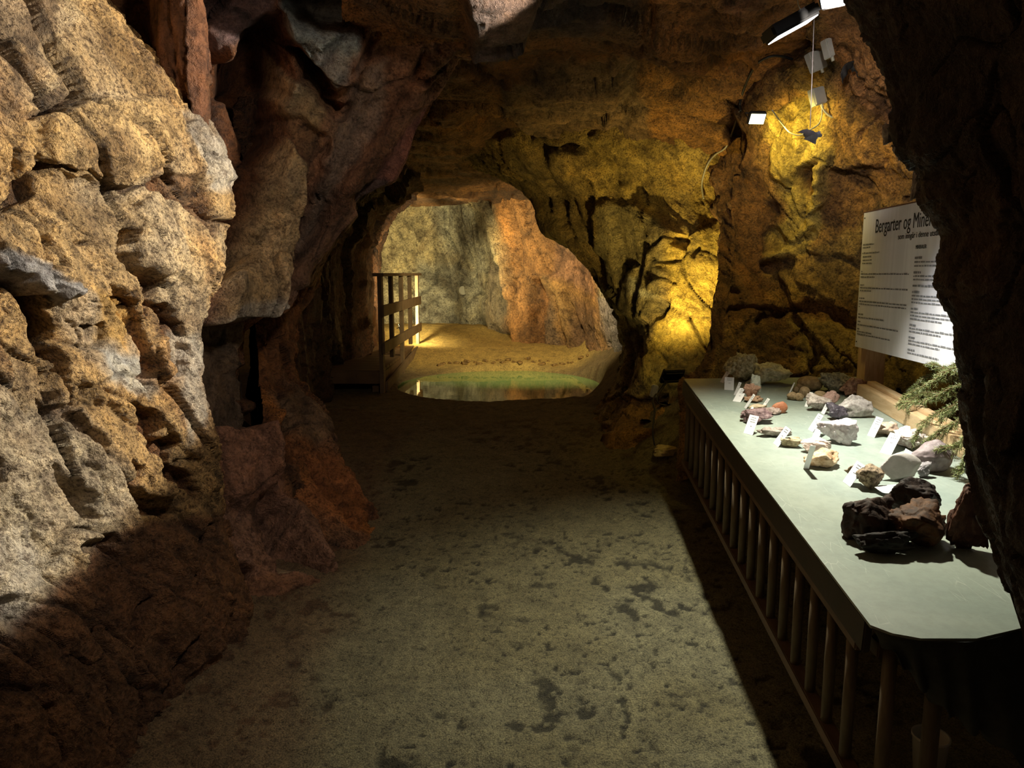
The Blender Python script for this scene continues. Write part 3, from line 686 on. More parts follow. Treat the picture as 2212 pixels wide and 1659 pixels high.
def make_floor():
    ys = 0.9 * (14.5 / 0.9) ** np.linspace(0, 1, 620); us = np.linspace(-1.05, 1.15, 560)
    Y, U_ = np.meshgrid(ys, us, indexing='ij'); X = U_ * (0.5 + Y * 0.72)
    x, y = X.ravel(), Y.ravel()
    z = floor_z(x, y); q = np.stack([x, y, 0 * x], 1)
    z += 0.022 * fbm(q * 2.0, 3, 5) + 0.010 * fbm(q * 9, 3, 6) + 0.004 * fbm(q * 34, 3, 7)
    F1, F2, r, off = voro(q * 26 + 3, 8)                  # stones and clods pressed into the gravel
    on = smooth(fbm(q * 3.1, 3, 9), 0.02, 0.25)
    z += 0.010 * np.clip(0.42 - F1, 0, 1) / 0.42 * (r[0] > 0.62) * on
    pit = np.maximum(smooth(fbm(q * 15, 3, 10), 0.24, 0.38) * on, smooth(fbm(q * 34 + 5, 2, 11), 0.40, 0.55) * smooth(fbm(q * 2.1, 2, 12), -0.1, 0.1))
    z -= 0.007 * pit
    col = np.tile(np.array([0.175, 0.155, 0.085, 1.0]), (len(x), 1))
    m = smooth(fbm(q * 1.3, 3, 15), -0.2, 0.3)[:, None]; col[:, :3] = col[:, :3] * (1 - m) + np.array([0.20, 0.185, 0.115]) * m
    col[:, :3] *= (1 - 0.80 * pit)[:, None]
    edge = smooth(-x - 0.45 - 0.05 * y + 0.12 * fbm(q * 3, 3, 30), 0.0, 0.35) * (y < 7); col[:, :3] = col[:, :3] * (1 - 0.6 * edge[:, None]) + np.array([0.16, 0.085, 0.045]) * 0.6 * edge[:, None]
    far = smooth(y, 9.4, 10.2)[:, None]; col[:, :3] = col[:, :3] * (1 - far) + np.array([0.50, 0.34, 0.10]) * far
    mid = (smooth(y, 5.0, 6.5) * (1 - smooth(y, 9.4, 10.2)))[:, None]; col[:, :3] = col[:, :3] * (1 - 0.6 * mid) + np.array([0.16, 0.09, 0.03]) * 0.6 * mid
    H, W_ = X.shape; idx = np.arange(H * W_).reshape(H, W_)
    qd = np.stack([idx[:-1, :-1], idx[:-1, 1:], idx[1:, 1:], idx[1:, :-1]], -1).reshape(-1, 4)
    m_, t, b = mat('packed_gravel', rough=0.75)
    tc = nd(t, 'ShaderNodeTexCoord'); at = nd(t, 'ShaderNodeAttribute', attribute_name='col')
    n1 = noise_node(t, tc.outputs['Object'], 40, 5, 0.75); n2 = noise_node(t, tc.outputs['Object'], 160, 3, 0.7); n0 = noise_node(t, tc.outputs['Object'], 9, 5, 0.6)
    c = mix(t, 0.9, at.outputs['Color'], ramp(t, n1.outputs[0], [(0.34, (0.30, 0.30, 0.30)), (0.46, (0.95, 0.95, 0.92)), (0.7, (1.4, 1.4, 1.3))]).outputs[0], 'MULTIPLY')
    c = mix(t, 0.8, c, ramp(t, n2.outputs[0], [(0.38, (0.5, 0.5, 0.5)), (0.5, (1, 1, 1)), (0.68, (1.6, 1.6, 1.55))]).outputs[0], 'MULTIPLY')
    c = mix(t, 0.6, c, ramp(t, n0.outputs[0], [(0.35, (0.6, 0.6, 0.6)), (0.6, (1.15, 1.15, 1.1))]).outputs[0], 'MULTIPLY')
    t.links.new(c, b.inputs['Base Color'])
    ma = nd(t, 'ShaderNodeMath', operation='ADD'); t.links.new(n1.outputs[0], ma.inputs[0]); t.links.new(n2.outputs[0], ma.inputs[1])
    bu = nd(t, 'ShaderNodeBump'); bu.inputs['Strength'].default_value = 0.8; bu.inputs['Distance'].default_value = 0.012
    t.links.new(ma.outputs[0], bu.inputs['Height']); t.links.new(bu.outputs[0], b.inputs['Normal'])
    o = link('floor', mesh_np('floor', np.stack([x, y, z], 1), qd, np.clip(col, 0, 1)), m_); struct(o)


make_floor()


def pool():
    bm = bmesh.new()
    vs_ = [bm.verts.new((POOL[0] + 1.35 * math.cos(a) * POOL[2], POOL[1] + 1.2 * math.sin(a) * POOL[3], 0.285)) for a in np.linspace(0, 2 * math.pi, 48, endpoint=False)]
    bm.faces.new(vs_)
    m_, t, b = mat('green_water', (0.16, 0.27, 0.09), 0.03); b.inputs['IOR'].default_value = 1.5
    tc = nd(t, 'ShaderNodeTexCoord'); n = noise_node(t, tc.outputs['Object'], 5, 2); bu = nd(t, 'ShaderNodeBump'); bu.inputs['Strength'].default_value = 0.05; bu.inputs['Distance'].default_value = 0.02
    t.links.new(n.outputs[0], bu.inputs['Height']); t.links.new(bu.outputs[0], b.inputs['Normal'])
    me = bpy.data.meshes.new('pool_water'); bm.to_mesh(me); o = link('pool_water', me, m_); struct(o)


pool()


# ------------------------------------------------------------------ placing helpers
ROCKS = [o for o in C.objects if o.type == 'MESH' and o.name.startswith(('wall', 'ceiling')) and o.name not in ('wall_left_near', 'wall_right_beside', 'ceiling_near')]
bpy.context.view_layer.update()


def hit(px, py, skip=('wall_right_near',)):
    """first rock surface seen at a pixel: (point, normal)"""
    d = P(px, py, 1.0) - CAM; best = None
    for o in ROCKS:
        if o.name in skip: continue
        ok, loc, nor, _ = o.ray_cast(Vector(CAM), Vector(d))
        if ok:
            k = (loc - Vector(CAM)).length
            if best is None or k < best[0]: best = (k, loc, nor)
    return best[1], best[2]


T0 = np.array([0.905, 1.76, 0.72]); TS = 0.0945
TN = Vector((0, -TS, 1)).normalized()


def tz(y): return T0[2] + TS * (y - T0[1])


def TP(px, py, lift=0.0):
    """point of the table top seen at a pixel"""
    d = P(px, py, 1.0) - CAM
    t = (T0[2] + lift - CAM[2] - TS * (T0[1] - CAM[1])) / (d[2] - TS * d[1])
    return CAM + t * d


def depth_of(p): return float(np.dot(np.array(p) - CAM, FWD))


def thing(name, label, cat, loc=(0, 0, 0), group=None, mesh=None, m=None):
    o = bpy.data.objects.new(name, mesh); C.objects.link(o); o.location = loc
    if mesh is not None and m is not None: mesh.materials.append(m)
    o['label'] = label; o['category'] = cat
    if group: o['group'] = group
    return o


class MB:
    """collects shapes into one mesh (world coordinates relative to origin)"""
    def __init__(self, origin=(0, 0, 0)): self.bm = bmesh.new(); self.o = Vector(origin)

    def box(self, c, s, rot=None, bevel=0.0):
        r = bmesh.ops.create_cube(self.bm, size=1.0)
        vs = r['verts']
        M = Matrix.Translation(Vector(c) - self.o) @ (rot.to_4x4() if rot is not None else Matrix.Identity(4)) @ Matrix.Diagonal((*s, 1))
        bmesh.ops.transform(self.bm, matrix=M, verts=vs)
        if bevel:
            es = list({e for v in vs for e in v.link_edges})
            bmesh.ops.bevel(self.bm, geom=es, offset=bevel, segments=2, affect='EDGES')
        return self

    def tube(self, pts, rad, n=8, caps=True):
        pts = [Vector(p) - self.o for p in pts]; rings = []
        rads = rad if isinstance(rad, (list, tuple)) else [rad] * len(pts)
        up = Vector((0, 0, 1)); prev = None
        for i, p in enumerate(pts):
            d = (pts[min(i + 1, len(pts) - 1)] - pts[max(i - 1, 0)]).normalized()
            a = prev if prev is not None else (d.cross(up) if abs(d.dot(up)) < 0.95 else d.cross(Vector((1, 0, 0))))
            a = (a - d * a.dot(d)).normalized(); prev = a; b = d.cross(a)
            rings.append([self.bm.verts.new(p + rads[i] * (math.cos(2 * math.pi * k / n) * a + math.sin(2 * math.pi * k / n) * b)) for k in range(n)])
        for r0, r1 in zip(rings[:-1], rings[1:]):
            for k in range(n): self.bm.faces.new((r0[k], r0[(k + 1) % n], r1[(k + 1) % n], r1[k]))
        if caps: self.bm.faces.new(rings[0][::-1]); self.bm.faces.new(rings[-1])
        return self

    def poly_prism(self, pts, off):
        a = [self.bm.verts.new(Vector(p) - self.o) for p in pts]; b = [self.bm.verts.new(Vector(p) + Vector(off) - self.o) for p in pts]
        self.bm.faces.new(a); self.bm.faces.new(b[::-1]); n = len(a)
        for k in range(n): self.bm.faces.new((a[k], b[k], b[(k + 1) % n], a[(k + 1) % n]))
        return self

    def mesh(self, name, smooth_sh=False):
        bmesh.ops.recalc_face_normals(self.bm, faces=self.bm.faces[:])
        me = bpy.data.meshes.new(name); self.bm.to_mesh(me); self.bm.free()
        if smooth_sh: me.shade_smooth()
        return me

    def part(self, name, m, parent, smooth_sh=False, label=None):
        me = self.mesh(name, smooth_sh); o = link(name, me, m, parent)
        if label: o['label'] = label
        return o


def spline(pts, n=8):
    pts = [Vector(p) for p in pts]; out = []
    for i in range(len(pts) - 1):
        p0, p1, p2, p3 = pts[max(i - 1, 0)], pts[i], pts[i + 1], pts[min(i + 2, len(pts) - 1)]
        for k in range(n):
            t = k / n
            out.append(0.5 * ((2 * p1) + (p2 - p0) * t + (2 * p0 - 5 * p1 + 4 * p2 - p3) * t * t + (3 * p1 - p0 - 3 * p2 + p3) * t ** 3))
    out.append(pts[-1]); return out


def textured(name, c1, c2, scale=8, rough=0.7, bump=0.4, detail=6, stretch=(1, 1, 1), dist=0.005, lo=0.4, hi=0.6, spec=0.5):
    m, t, b = mat(name, c1, rough, spec=spec)
    tc = nd(t, 'ShaderNodeTexCoord'); mp = nd(t, 'ShaderNodeMapping'); mp.inputs['Scale'].default_value = stretch
    t.links.new(tc.outputs['Object'], mp.inputs[0]); n = noise_node(t, mp.outputs[0], scale, detail, 0.65, 0.4)
    r = ramp(t, n.outputs[0], [(lo, c1), (hi, c2)]); t.links.new(r.outputs[0], b.inputs['Base Color'])
    if bump:
        n2 = noise_node(t, mp.outputs[0], scale * 3, 4, 0.7); bu = nd(t, 'ShaderNodeBump'); bu.inputs['Strength'].default_value = bump; bu.inputs['Distance'].default_value = dist
        t.links.new(n2.outputs[0], bu.inputs['Height']); t.links.new(bu.outputs[0], b.inputs['Normal'])
    return m


M_wood = textured('pale_pine_wood', (0.56, 0.38, 0.20), (0.68, 0.50, 0.29), 9, 0.6, 0.15, stretch=(6, 1, 6))
M_woodv = textured('pine_post_wood', (0.55, 0.35, 0.18), (0.66, 0.46, 0.26), 9, 0.6, 0.15, stretch=(6, 6, 1))
M_rail = textured('stained_wood', (0.115, 0.085, 0.05), (0.16, 0.12, 0.07), 8, 0.55, 0.15, stretch=(5, 5, 1))
M_railx = textured('stained_rail_wood', (0.10, 0.06, 0.035), (0.15, 0.09, 0.05), 8, 0.55, 0.15, stretch=(5, 1, 5))
M_apron = textured('dark_board', (0.03, 0.022, 0.016), (0.045, 0.03, 0.022), 8, 0.6, 0.1)
M_black = mat('black_metal', (0.012, 0.012, 0.013), 0.45)[0]
M_cable = mat('black_cable_rubber', (0.02, 0.02, 0.02), 0.5)[0]
M_gcable = mat('grey_cable', (0.35, 0.34, 0.28), 0.5)[0]
M_plast = textured('pale_grey_plastic', (0.42, 0.42, 0.40), (0.48, 0.48, 0.46), 12, 0.5, 0.0)
M_card = mat('white_card', (0.80, 0.80, 0.80), 0.5)[0]
M_ink = mat('black_ink', (0.02, 0.02, 0.02), 0.7)[0]
M_inkg = mat('grey_ink', (0.20, 0.20, 0.21), 0.7)[0]


def emit(name, col, st):
    m = bpy.data.materials.new(name); m.use_nodes = True; t = m.node_tree; t.nodes.clear()
    e = nd(t, 'ShaderNodeEmission'); e.inputs[0].default_value = (*col, 1); e.inputs[1].default_value = st
    o = nd(t, 'ShaderNodeOutputMaterial'); t.links.new(e.outputs[0], o.inputs[0]); return m


M_glow_w = emit('cool_lamp_lens', (0.93, 0.96, 1.0), 6); M_glow_y = emit('yellow_lamp_lens', (1.0, 0.93, 0.55), 7)

# ------------------------------------------------------------------ display table
def slate():
    m, t, b = mat('slate_grey_board', rough=0.5)
    tc = nd(t, 'ShaderNodeTexCoord'); V = tc.outputs['Object']
    n = noise_node(t, V, 2.2, 4, 0.6, 0.5)
    c = ramp(t, n.outputs[0], [(0.38, (0.235, 0.285, 0.25)), (0.62, (0.31, 0.355, 0.305))]).outputs[0]
    vor = nd(t, 'ShaderNodeTexVoronoi', feature='DISTANCE_TO_EDGE'); vor.inputs['Scale'].default_value = 9
    mp = nd(t, 'ShaderNodeMapping'); mp.inputs['Rotation'].default_value = (0, 0, 0.6); mp.inputs['Scale'].default_value = (3.2, 0.7, 1); t.links.new(V, mp.inputs[0]); t.links.new(mp.outputs[0], vor.inputs['Vector'])
    n5 = noise_node(t, V, 6, 3); sc = ramp(t, vor.outputs[0], [(0.0, (1.0,)), (0.02, (0.0,))]); gate = ramp(t, n5.outputs[0], [(0.50, (0.0,)), (0.62, (0.5,))])
    mm = nd(t, 'ShaderNodeMath', operation='MULTIPLY'); t.links.new(sc.outputs[0], mm.inputs[0]); t.links.new(gate.outputs[0], mm.inputs[1])
    c = mix(t, mm.outputs[0], c, (0.60, 0.62, 0.56))
    n2 = noise_node(t, V, 30, 4, 0.7); c = mix(t, 0.5, c, ramp(t, n2.outputs[0], [(0.35, (0.82, 0.82, 0.80)), (0.6, (1.05, 1.05, 1.05))]).outputs[0], 'MULTIPLY')
    t.links.new(c, b.inputs['Base Color'])
    bu = nd(t, 'ShaderNodeBump'); bu.inputs['Strength'].default_value = 0.25; bu.inputs['Distance'].default_value = 0.003; t.links.new(n2.outputs[0], bu.inputs['Height']); t.links.new(bu.outputs[0], b.inputs['Normal'])
    return m


table = thing('display_table', 'long slate grey table carrying the rock samples beside the right wall', 'table', (1.4, 3.0, 0.0))
TO = Vector(table.location)
edge = [TP(1478, 818), TP(1600, 982), TP(1740, 1166), TP(1880, 1350), TP(1928, 1368), TP(1990, 1379), TP(2110, 1379), TP(2205, 1357)]
edge += [np.array([1.45, 2.1, tz(2.1)]), np.array([2.05, 2.6, tz(2.6)]), np.array([2.12, 3.4, tz(3.4)]), np.array([2.12, 4.47, tz(4.47)])]
mb = MB(TO); mb.poly_prism(edge, (0, 0, -0.008)); mb.part('table_top', slate(), table)
ex = lambda y: 0.905 + 0.0468 * (y - 1.76)
DIRT = Vector((0.0468, 1, TS)); RT = DIRT.to_track_quat('Y', 'Z').to_matrix()


def along(y0, y1, dx, dz, w_, h_, name, m):
    a = Vector((ex(y0) + dx, y0, tz(y0) + dz)); b_ = Vector((ex(y1) + dx, y1, tz(y1) + dz))
    q = MB(TO); q.box((a + b_) / 2, (w_, (b_ - a).length, h_), RT, 0.004); return q.part(name, m, table)


along(1.80, 4.44, 0.014, -0.056, 0.022, 0.094, 'apron', M_apron)
along(1.86, 4.40, 0.030, -0.118, 0.040, 0.030, 'top_rail', M_railx)
along(1.84, 4.40, 0.030, -0.505, 0.045, 0.040, 'bottom_rail', M_railx)
q = MB(TO); y = 3.1; q.tube([(ex(y), y, -0.17 + tz(y) - tz(y)), (ex(y), y, 0)], 0.0165, 10)
bal_me = None
for y in np.linspace(1.92, 4.36, 18):
    if bal_me is None:
        q = MB((0, 0, 0)); q.tube([(0, 0, -0.185), (0, 0, 0.185)], 0.0165, 12); bal_me = q.mesh('baluster', True); bal_me.materials.append(M_rail)
    o = bpy.data.objects.new('baluster', bal_me); C.objects.link(o); o.parent = table
    o.location = Vector((ex(y) + 0.03, y, tz(y) - 0.310)) - TO
for px_, y_, topz, r in [(1905, 1.83, 0.69, 0.0185), (2006, 1.86, 0.62, 0.022)]:
    x_ = (px_ - CX) / F_PX * (y_ * cp - (0.3 - 1.6) * sp)
    q = MB(TO); q.tube([(x_, y_, -0.05), (x_, y_, topz)], r, 14); q.part('leg', M_rail, table, True)
q = MB(TO); q.box((1.16, 1.88, 0.60), (0.36, 0.045, 0.05), None, 0.004); q.part('crossbar', M_railx, table)
q = MB(TO); q.tube([(1.98, 4.2, 0.05), (1.98, 4.2, 0.92)], 0.02, 12); q.part('leg', M_rail, table, True)
q = MB(TO); q.tube([(1.98, 2.7, 0.0), (1.98, 2.7, 0.78)], 0.02, 12); q.part('leg', M_rail, table, True)

# dark cloth hanging from the near end of the table
def drape():
    top = [TP(1884, 1352), TP(1928, 1368), TP(1990, 1379), TP(2050, 1380), TP(2110, 1379), TP(2205, 1357)]
    bot = [P(1912, 1392, 1.86), P(1975, 1460, 1.88), P(2018, 1510, 1.88), P(2080, 1560, 1.87), P(2150, 1600, 1.86), P(2260, 1690, 1.84)]
    tt, bb = spline(top, 12), spline(bot, 12); rows = []
    N_ = 14
    for i, (a, b_) in enumerate(zip(tt, bb)):
        r = []
        for k in range(N_ + 1):
            s_ = k / N_; p = a * (1 - s_) + b_ * s_ + Vector((0, 0.014 * s_ * math.sin(i * 0.55 + 2 * s_), -0.006 + 0.01 * s_ * math.sin(i * 0.8 + 5 * s_)))
            r.append(p)
        rows.append(r)
    bm = bmesh.new(); vv = [[bm.verts.new(p - Vector(tt[0])) for p in r] for r in rows]
    for i in range(len(vv) - 1):
        for k in range(N_): bm.faces.new((vv[i][k], vv[i + 1][k], vv[i + 1][k + 1], vv[i][k + 1]))
    me = bpy.data.meshes.new('drape'); bm.to_mesh(me); me.shade_smooth()
    o = thing('hanging_cloth', 'dark grey green cloth hanging from the near end of the table', 'cloth', tt[0], mesh=me, m=textured('dark_cloth', (0.030, 0.034, 0.030), (0.05, 0.055, 0.05), 14, 0.9, 0.3))
    sm = o.modifiers.new('thick', 'SOLIDIFY'); sm.thickness = 0.003


drape()


def bucket():
    bm = bmesh.new(); prof = [(a_ * 0.5, b_ * 0.55) for a_, b_ in [(0.0, 0.0), (0.085, 0.0), (0.105, 0.22), (0.112, 0.225), (0.112, 0.24), (0.098, 0.235), (0.08, 0.01), (0, 0.01)]]
    n = 24; rings = []
    for r, z in prof: rings.append([bm.verts.new((r * math.cos(2 * math.pi * k / n), r * math.sin(2 * math.pi * k / n), z)) for k in range(n)])
    for a, b_ in zip(rings[:-1], rings[1:]):
        for k in range(n): bm.faces.new((a[k], a[(k + 1) % n], b_[(k + 1) % n], b_[k]))
    bmesh.ops.remove_doubles(bm, verts=bm.verts[:], dist=1e-5)
    me = bpy.data.meshes.new('bucket'); bm.to_mesh(me); me.shade_smooth()
    thing('bucket', 'white plastic bucket on the floor under the near end of the table', 'bucket', (1.33, 2.16, 0.02), mesh=me, m=mat('white_plastic', (0.55, 0.52, 0.45), 0.5)[0])


bucket()

# ------------------------------------------------------------------ rock samples
bmt = bmesh.new(); bmesh.ops.create_icosphere(bmt, subdivisions=5, radius=1.0)
ICO_V = np.array([v.co[:] for v in bmt.verts]); ICO_F = np.array([[v.index for v in f.verts] for f in bmt.faces]); bmt.free()
bmt = bmesh.new(); bmesh.ops.create_icosphere(bmt, subdivisions=3, radius=1.0)
ICS_V = np.array([v.co[:] for v in bmt.verts]); ICS_F = np.array([[v.index for v in f.verts] for f in bmt.faces]); bmt.free()


def stone_shape(seed, planes=12, cut=(0.42, 0.78), lump=0.22, pit=0.0, small=False, round_=0.0, fine=0.035):
    rs = np.random.RandomState(seed); planes = int(planes * 1.5); V = (ICS_V if small else ICO_V).copy()
    n = rs.normal(size=(planes, 3)); n /= np.linalg.norm(n, axis=1, keepdims=True); off = rs.uniform(*cut, planes)
    dots = V @ n.T; r = np.where(dots > 0.05, off[None] / np.maximum(dots, 0.05), 9).min(1)
    r = np.minimum(r, 1.0) * (1 - round_) + round_
    V *= (r * (1 + lump * fbm(V * 1.6 + seed, 3, seed, 0.5, True)))[:, None]
    if not small and round_ < 0.2:
        F1, F2, rr, of = voro(V * 2.6 + seed, seed + 2)
        V *= (1 + 0.17 * ((rr[0] - 0.5) + of[:, 0] * (rr[1] - 0.5) * 2 + of[:, 1] * (rr[2] - 0.5) * 2) - 0.05 * (1 - smooth(F2 - F1, 0, 0.07)))[:, None] if fine > 0.01 else 1
    if fine: V *= (1 + fine * fbm(V * 7 + seed, 4, seed + 5, 0.65))[:, None]
    if pit:
        F1, F2, rr, off_ = voro(V * 3.4 + seed, seed); V *= (1 - pit * np.clip(0.55 - F1, 0, 1) * (rr[0] > 0.35) + pit * 0.4 * (rr[1] - 0.5))[:, None]
    return V


def stone(name, label, cat, box, c1, c2, seed, lift=0.0, depth=0.8, scale=14, rough=0.7, bump=0.5, group=None, yaw=0.0, roll=0.0, hmin=0.0, plane=None, lo=0.4, hi=0.62, spec=0.4, flat=False, backshift=0.0, hscale=1.0, **kw):
    x0, y0, x1, y1 = box; cx_ = (x0 + x1) / 2
    Fp = TP(cx_, y1, lift) if plane is None else plane(cx_, y1)
    d = depth_of(Fp); w_ = (x1 - x0) / F_PX * d; dp = w_ * depth
    cen = Fp + np.array([0, dp * 0.42 + backshift, 0])
    # height so that the top shows at y0
    dirv = P(cx_, y0, 1.0) - CAM; t = cen[1] / dirv[1]; topz = CAM[2] + t * dirv[2]; base = (tz(cen[1]) + lift) if plane is None else Fp[2]
    h = max(topz - base, hmin) * hscale
    V = stone_shape(seed, small=kw.pop('small', False), **kw)
    R_ = np.array(Matrix.Rotation(yaw, 3, 'Z') @ Matrix.Rotation(roll, 3, 'Y')); V = V @ R_.T
    mn, mx = V.min(0), V.max(0); V = (V - (mn + mx) / 2) / (mx - mn)
    V = V * np.array([w_ * 1.02, dp, h])
    V[:, 2] = np.maximum(V[:, 2], -0.46 * h) + 0.46 * h
    V[:, 2] += TS * V[:, 1] * (plane is None)
    me = mesh_np(name, V, ICS_F if len(V) == len(ICS_V) else ICO_F, None, not flat)
    m_ = textured('stone_' + name, c1, c2, scale * 2.6, rough, bump, 8, dist=0.006, lo=lo, hi=hi, spec=spec)
    o = thing(name, label, cat, (cen[0], cen[1], base), group, me, m_); return o


G_S = 'rock samples laid out on the table'
S = lambda *a, **k: stone(*a, group=G_S, **k)
S('pitted_rock', 'tall pale yellow pitted rock at the far left corner of the table', 'rock', (1572, 759, 1645, 828), (0.30, 0.26, 0.14), (0.66, 0.62, 0.42), 101, depth=0.8, pit=0.5, planes=16, scale=22, lump=0.25)
S('lumpy_rock', 'pale cream lumpy rock with a knob on top at the far end of the table', 'rock', (1619, 782, 1717, 835), (0.42, 0.39, 0.24), (0.72, 0.70, 0.50), 107, depth=0.6, pit=0.25, planes=10, scale=14, lump=0.4)
S('grey_slab', 'grey green upright slab leaning on the lumpy cream rock', 'rock', (1620, 806, 1645, 862), (0.26, 0.27, 0.22), (0.38, 0.38, 0.30), 103, depth=0.5, planes=6, lump=0.05)
S('brown_slate', 'thin brown slate standing on edge behind the folded cards', 'rock', (1607, 826, 1645, 866), (0.26, 0.14, 0.09), (0.40, 0.24, 0.16), 104, depth=0.35, planes=8, roll=0.5)
S('flat_brown_stone', 'flat reddish brown stone lying under the standing brown slate', 'rock', (1610, 853, 1653, 871), (0.30, 0.17, 0.10), (0.48, 0.31, 0.20), 105, depth=0.7, planes=7)
S('cream_flat_stone', 'flat cream stone behind the dark folded rock', 'rock', (1617, 873, 1662, 890), (0.42, 0.33, 0.22), (0.62, 0.52, 0.38), 106, depth=0.6, planes=7)
S('red_stone', 'smooth orange red flat stone with rounded end', 'rock', (1669, 866, 1703, 894), (0.38, 0.13, 0.06), (0.46, 0.20, 0.11), 127, depth=0.5, planes=4, round_=0.6, lump=0.05, rough=0.5)
S('grey_brown_flake', 'grey brown flake lying left of the red stone', 'rock', (1640, 878, 1692, 897), (0.27, 0.19, 0.17), (0.44, 0.35, 0.31), 108, depth=0.6, planes=9)
S('purple_rock', 'dark purple brown folded rock behind the nearest left card', 'rock', (1606, 880, 1679, 918), (0.12, 0.07, 0.075), (0.27, 0.18, 0.18), 109, depth=0.6, planes=14, lump=0.3, scale=20, rough=0.5)
S('long_grey_rock', 'long low grey brown rock with a split face near the front edge', 'rock', (1637, 919, 1718, 946), (0.24, 0.19, 0.155), (0.44, 0.38, 0.33), 110, depth=0.45, planes=11, scale=18)
S('yellowish_flake', 'small yellowish flat stone right of the slanted white card', 'rock', (1688, 944, 1736, 969), (0.32, 0.26, 0.15), (0.62, 0.52, 0.34), 111, depth=0.6, planes=10, pit=0.2)
# cobbles
cob = [(1730, 812, 1783, 848, 'brown square topped cobble at the back of the cobble pile'), (1724, 824, 1748, 846, 'round brown cobble next to the square topped one'), (1729, 834, 1753, 860, 'round brown cobble in the middle of the cobble pile'),
       (1703, 846, 1726, 866, 'brown cobble with an orange spot at the left end of the pile'), (1718, 848, 1738, 867, 'small dark brown cobble beside the orange spotted one'), (1760, 843, 1788, 868, 'brown cobble at the right of the pile by the crystalline rock'), (1714, 834, 1727, 850, 'tiny pale cobble on the left of the pile')]
for k, (a, b_, c_, d_, lb) in enumerate(cob):
    stone('cobble', lb, 'cobble', (a, b_, c_, d_), (0.25, 0.17, 0.085), (0.46, 0.33, 0.18), 130 + k, depth=0.85, planes=4, round_=0.7, lump=0.12, group='brown cobbles piled on the table', small=False, scale=18)
S('mottled_grey_rock', 'mottled green grey rough rock at the back edge of the table', 'rock', (1771, 801, 1848, 852), (0.13, 0.12, 0.085), (0.48, 0.45, 0.33), 112, depth=0.6, planes=14, pit=0.35, scale=26)
S('reddish_rough_rock', 'reddish brown rough rock at the foot of the sign post', 'rock', (1818, 812, 1876, 858), (0.25, 0.12, 0.08), (0.50, 0.31, 0.21), 113, depth=0.6, planes=13, pit=0.3, scale=22)
S('pink_slab', 'pinkish brown pointed slab behind the grey crystalline rock', 'rock', (1776, 842, 1816, 880), (0.38, 0.23, 0.19), (0.48, 0.31, 0.26), 114, depth=0.4, planes=5, lump=0.04)
S('crystalline_rock', 'grey and white crystalline rock with a pointed left end', 'rock', (1744, 847, 1800, 890), (0.24, 0.19, 0.16), (0.60, 0.53, 0.47), 115, depth=0.6, planes=15, scale=18)
S('violet_rock', 'dark violet glossy fin shaped rock under the long grey slab', 'rock', (1789, 868, 1836, 911), (0.04, 0.033, 0.042), (0.10, 0.085, 0.10), 116, depth=0.6, planes=10, rough=0.3, scale=9)
S('leaning_slab', 'long grey slab propped up over the violet rock', 'rock', (1802, 850, 1888, 904), (0.25, 0.22, 0.20), (0.48, 0.44, 0.40), 117, depth=0.35, planes=8, roll=0.45, scale=16, lump=0.1)
S('pinkish_white_rock', 'large pinkish white rock in the middle of the table', 'rock', (1770, 900, 1856, 963), (0.46, 0.39, 0.40), (0.76, 0.70, 0.70), 118, depth=0.6, planes=9, scale=14, lump=0.15)
S('peach_slab', 'pale peach slab lying behind the peach orange block', 'rock', (1733, 943, 1798, 980), (0.66, 0.48, 0.40), (0.82, 0.68, 0.60), 119, depth=0.5, planes=6, lump=0.06)
S('peach_block', 'peach orange angular block with ochre facets', 'rock', (1738, 966, 1823, 1015), (0.50, 0.30, 0.15), (0.78, 0.58, 0.40), 120, depth=0.6, planes=16, scale=12, lump=0.2)
S('beige_block', 'small beige block with a crusty top behind a white card', 'rock', (1896, 909, 1942, 945), (0.36, 0.25, 0.19), (0.66, 0.52, 0.38), 121, depth=0.7, planes=6, lump=0.06)
S('white_crystals', 'broken white crystal cluster beneath the pine twigs', 'rock', (1938, 922, 2026, 974), (0.46, 0.35, 0.30), (0.88, 0.82, 0.76), 122, depth=0.7, planes=20, pit=0.5, scale=22)
S('smooth_mauve_rock', 'large smooth grey mauve boulder at the right side of the table', 'rock', (1980, 946, 2076, 1026), (0.17, 0.13, 0.13), (0.32, 0.26, 0.26), 123, depth=0.7, planes=9, round_=0.25, scale=7, bump=0.2, rough=0.6, fine=0.004)
S('flat_pale_stone', 'pale grey flat faced stone with a small dark dimple', 'rock', (1903, 975, 1992, 1041), (0.44, 0.40, 0.36), (0.54, 0.50, 0.46), 124, depth=0.35, planes=7, scale=8, bump=0.2, fine=0.004, lump=0.05)
S('small_grey_stone', 'small grey stone squeezed between the pale stone and the mauve boulder', 'rock', (1984, 996, 2018, 1034), (0.22, 0.20, 0.20), (0.36, 0.33, 0.33), 125, depth=0.7, planes=8)
S('speckled_brown_rock', 'speckled brown rock left of the flat pale stone', 'rock', (1855, 1002, 1916, 1060), (0.085, 0.055, 0.03), (0.48, 0.36, 0.23), 126, depth=0.7, planes=14, scale=26, round_=0.2, pit=0.2)
S('brown_chip', 'small brown chip poking out behind the tilted grey card', 'rock', (1825, 1003, 1866, 1034), (0.13, 0.08, 0.045), (0.30, 0.20, 0.11), 128, depth=0.5, planes=9)
S('thin_white_slab', 'thin white stone slab lying flat in front of the pale stone', 'rock', (1902, 1036, 1992, 1075), (0.60, 0.60, 0.60), (0.72, 0.72, 0.72), 129, depth=0.7, planes=8, hscale=0.5, fine=0.004, lump=0.03)
G_B = 'dark rust brown boulders at the near end of the table'
B_ = lambda *a, **k: stone(*a, group=G_B, **k)
RB1, RB2 = (0.02, 0.010, 0.006), (0.05, 0.022, 0.012)
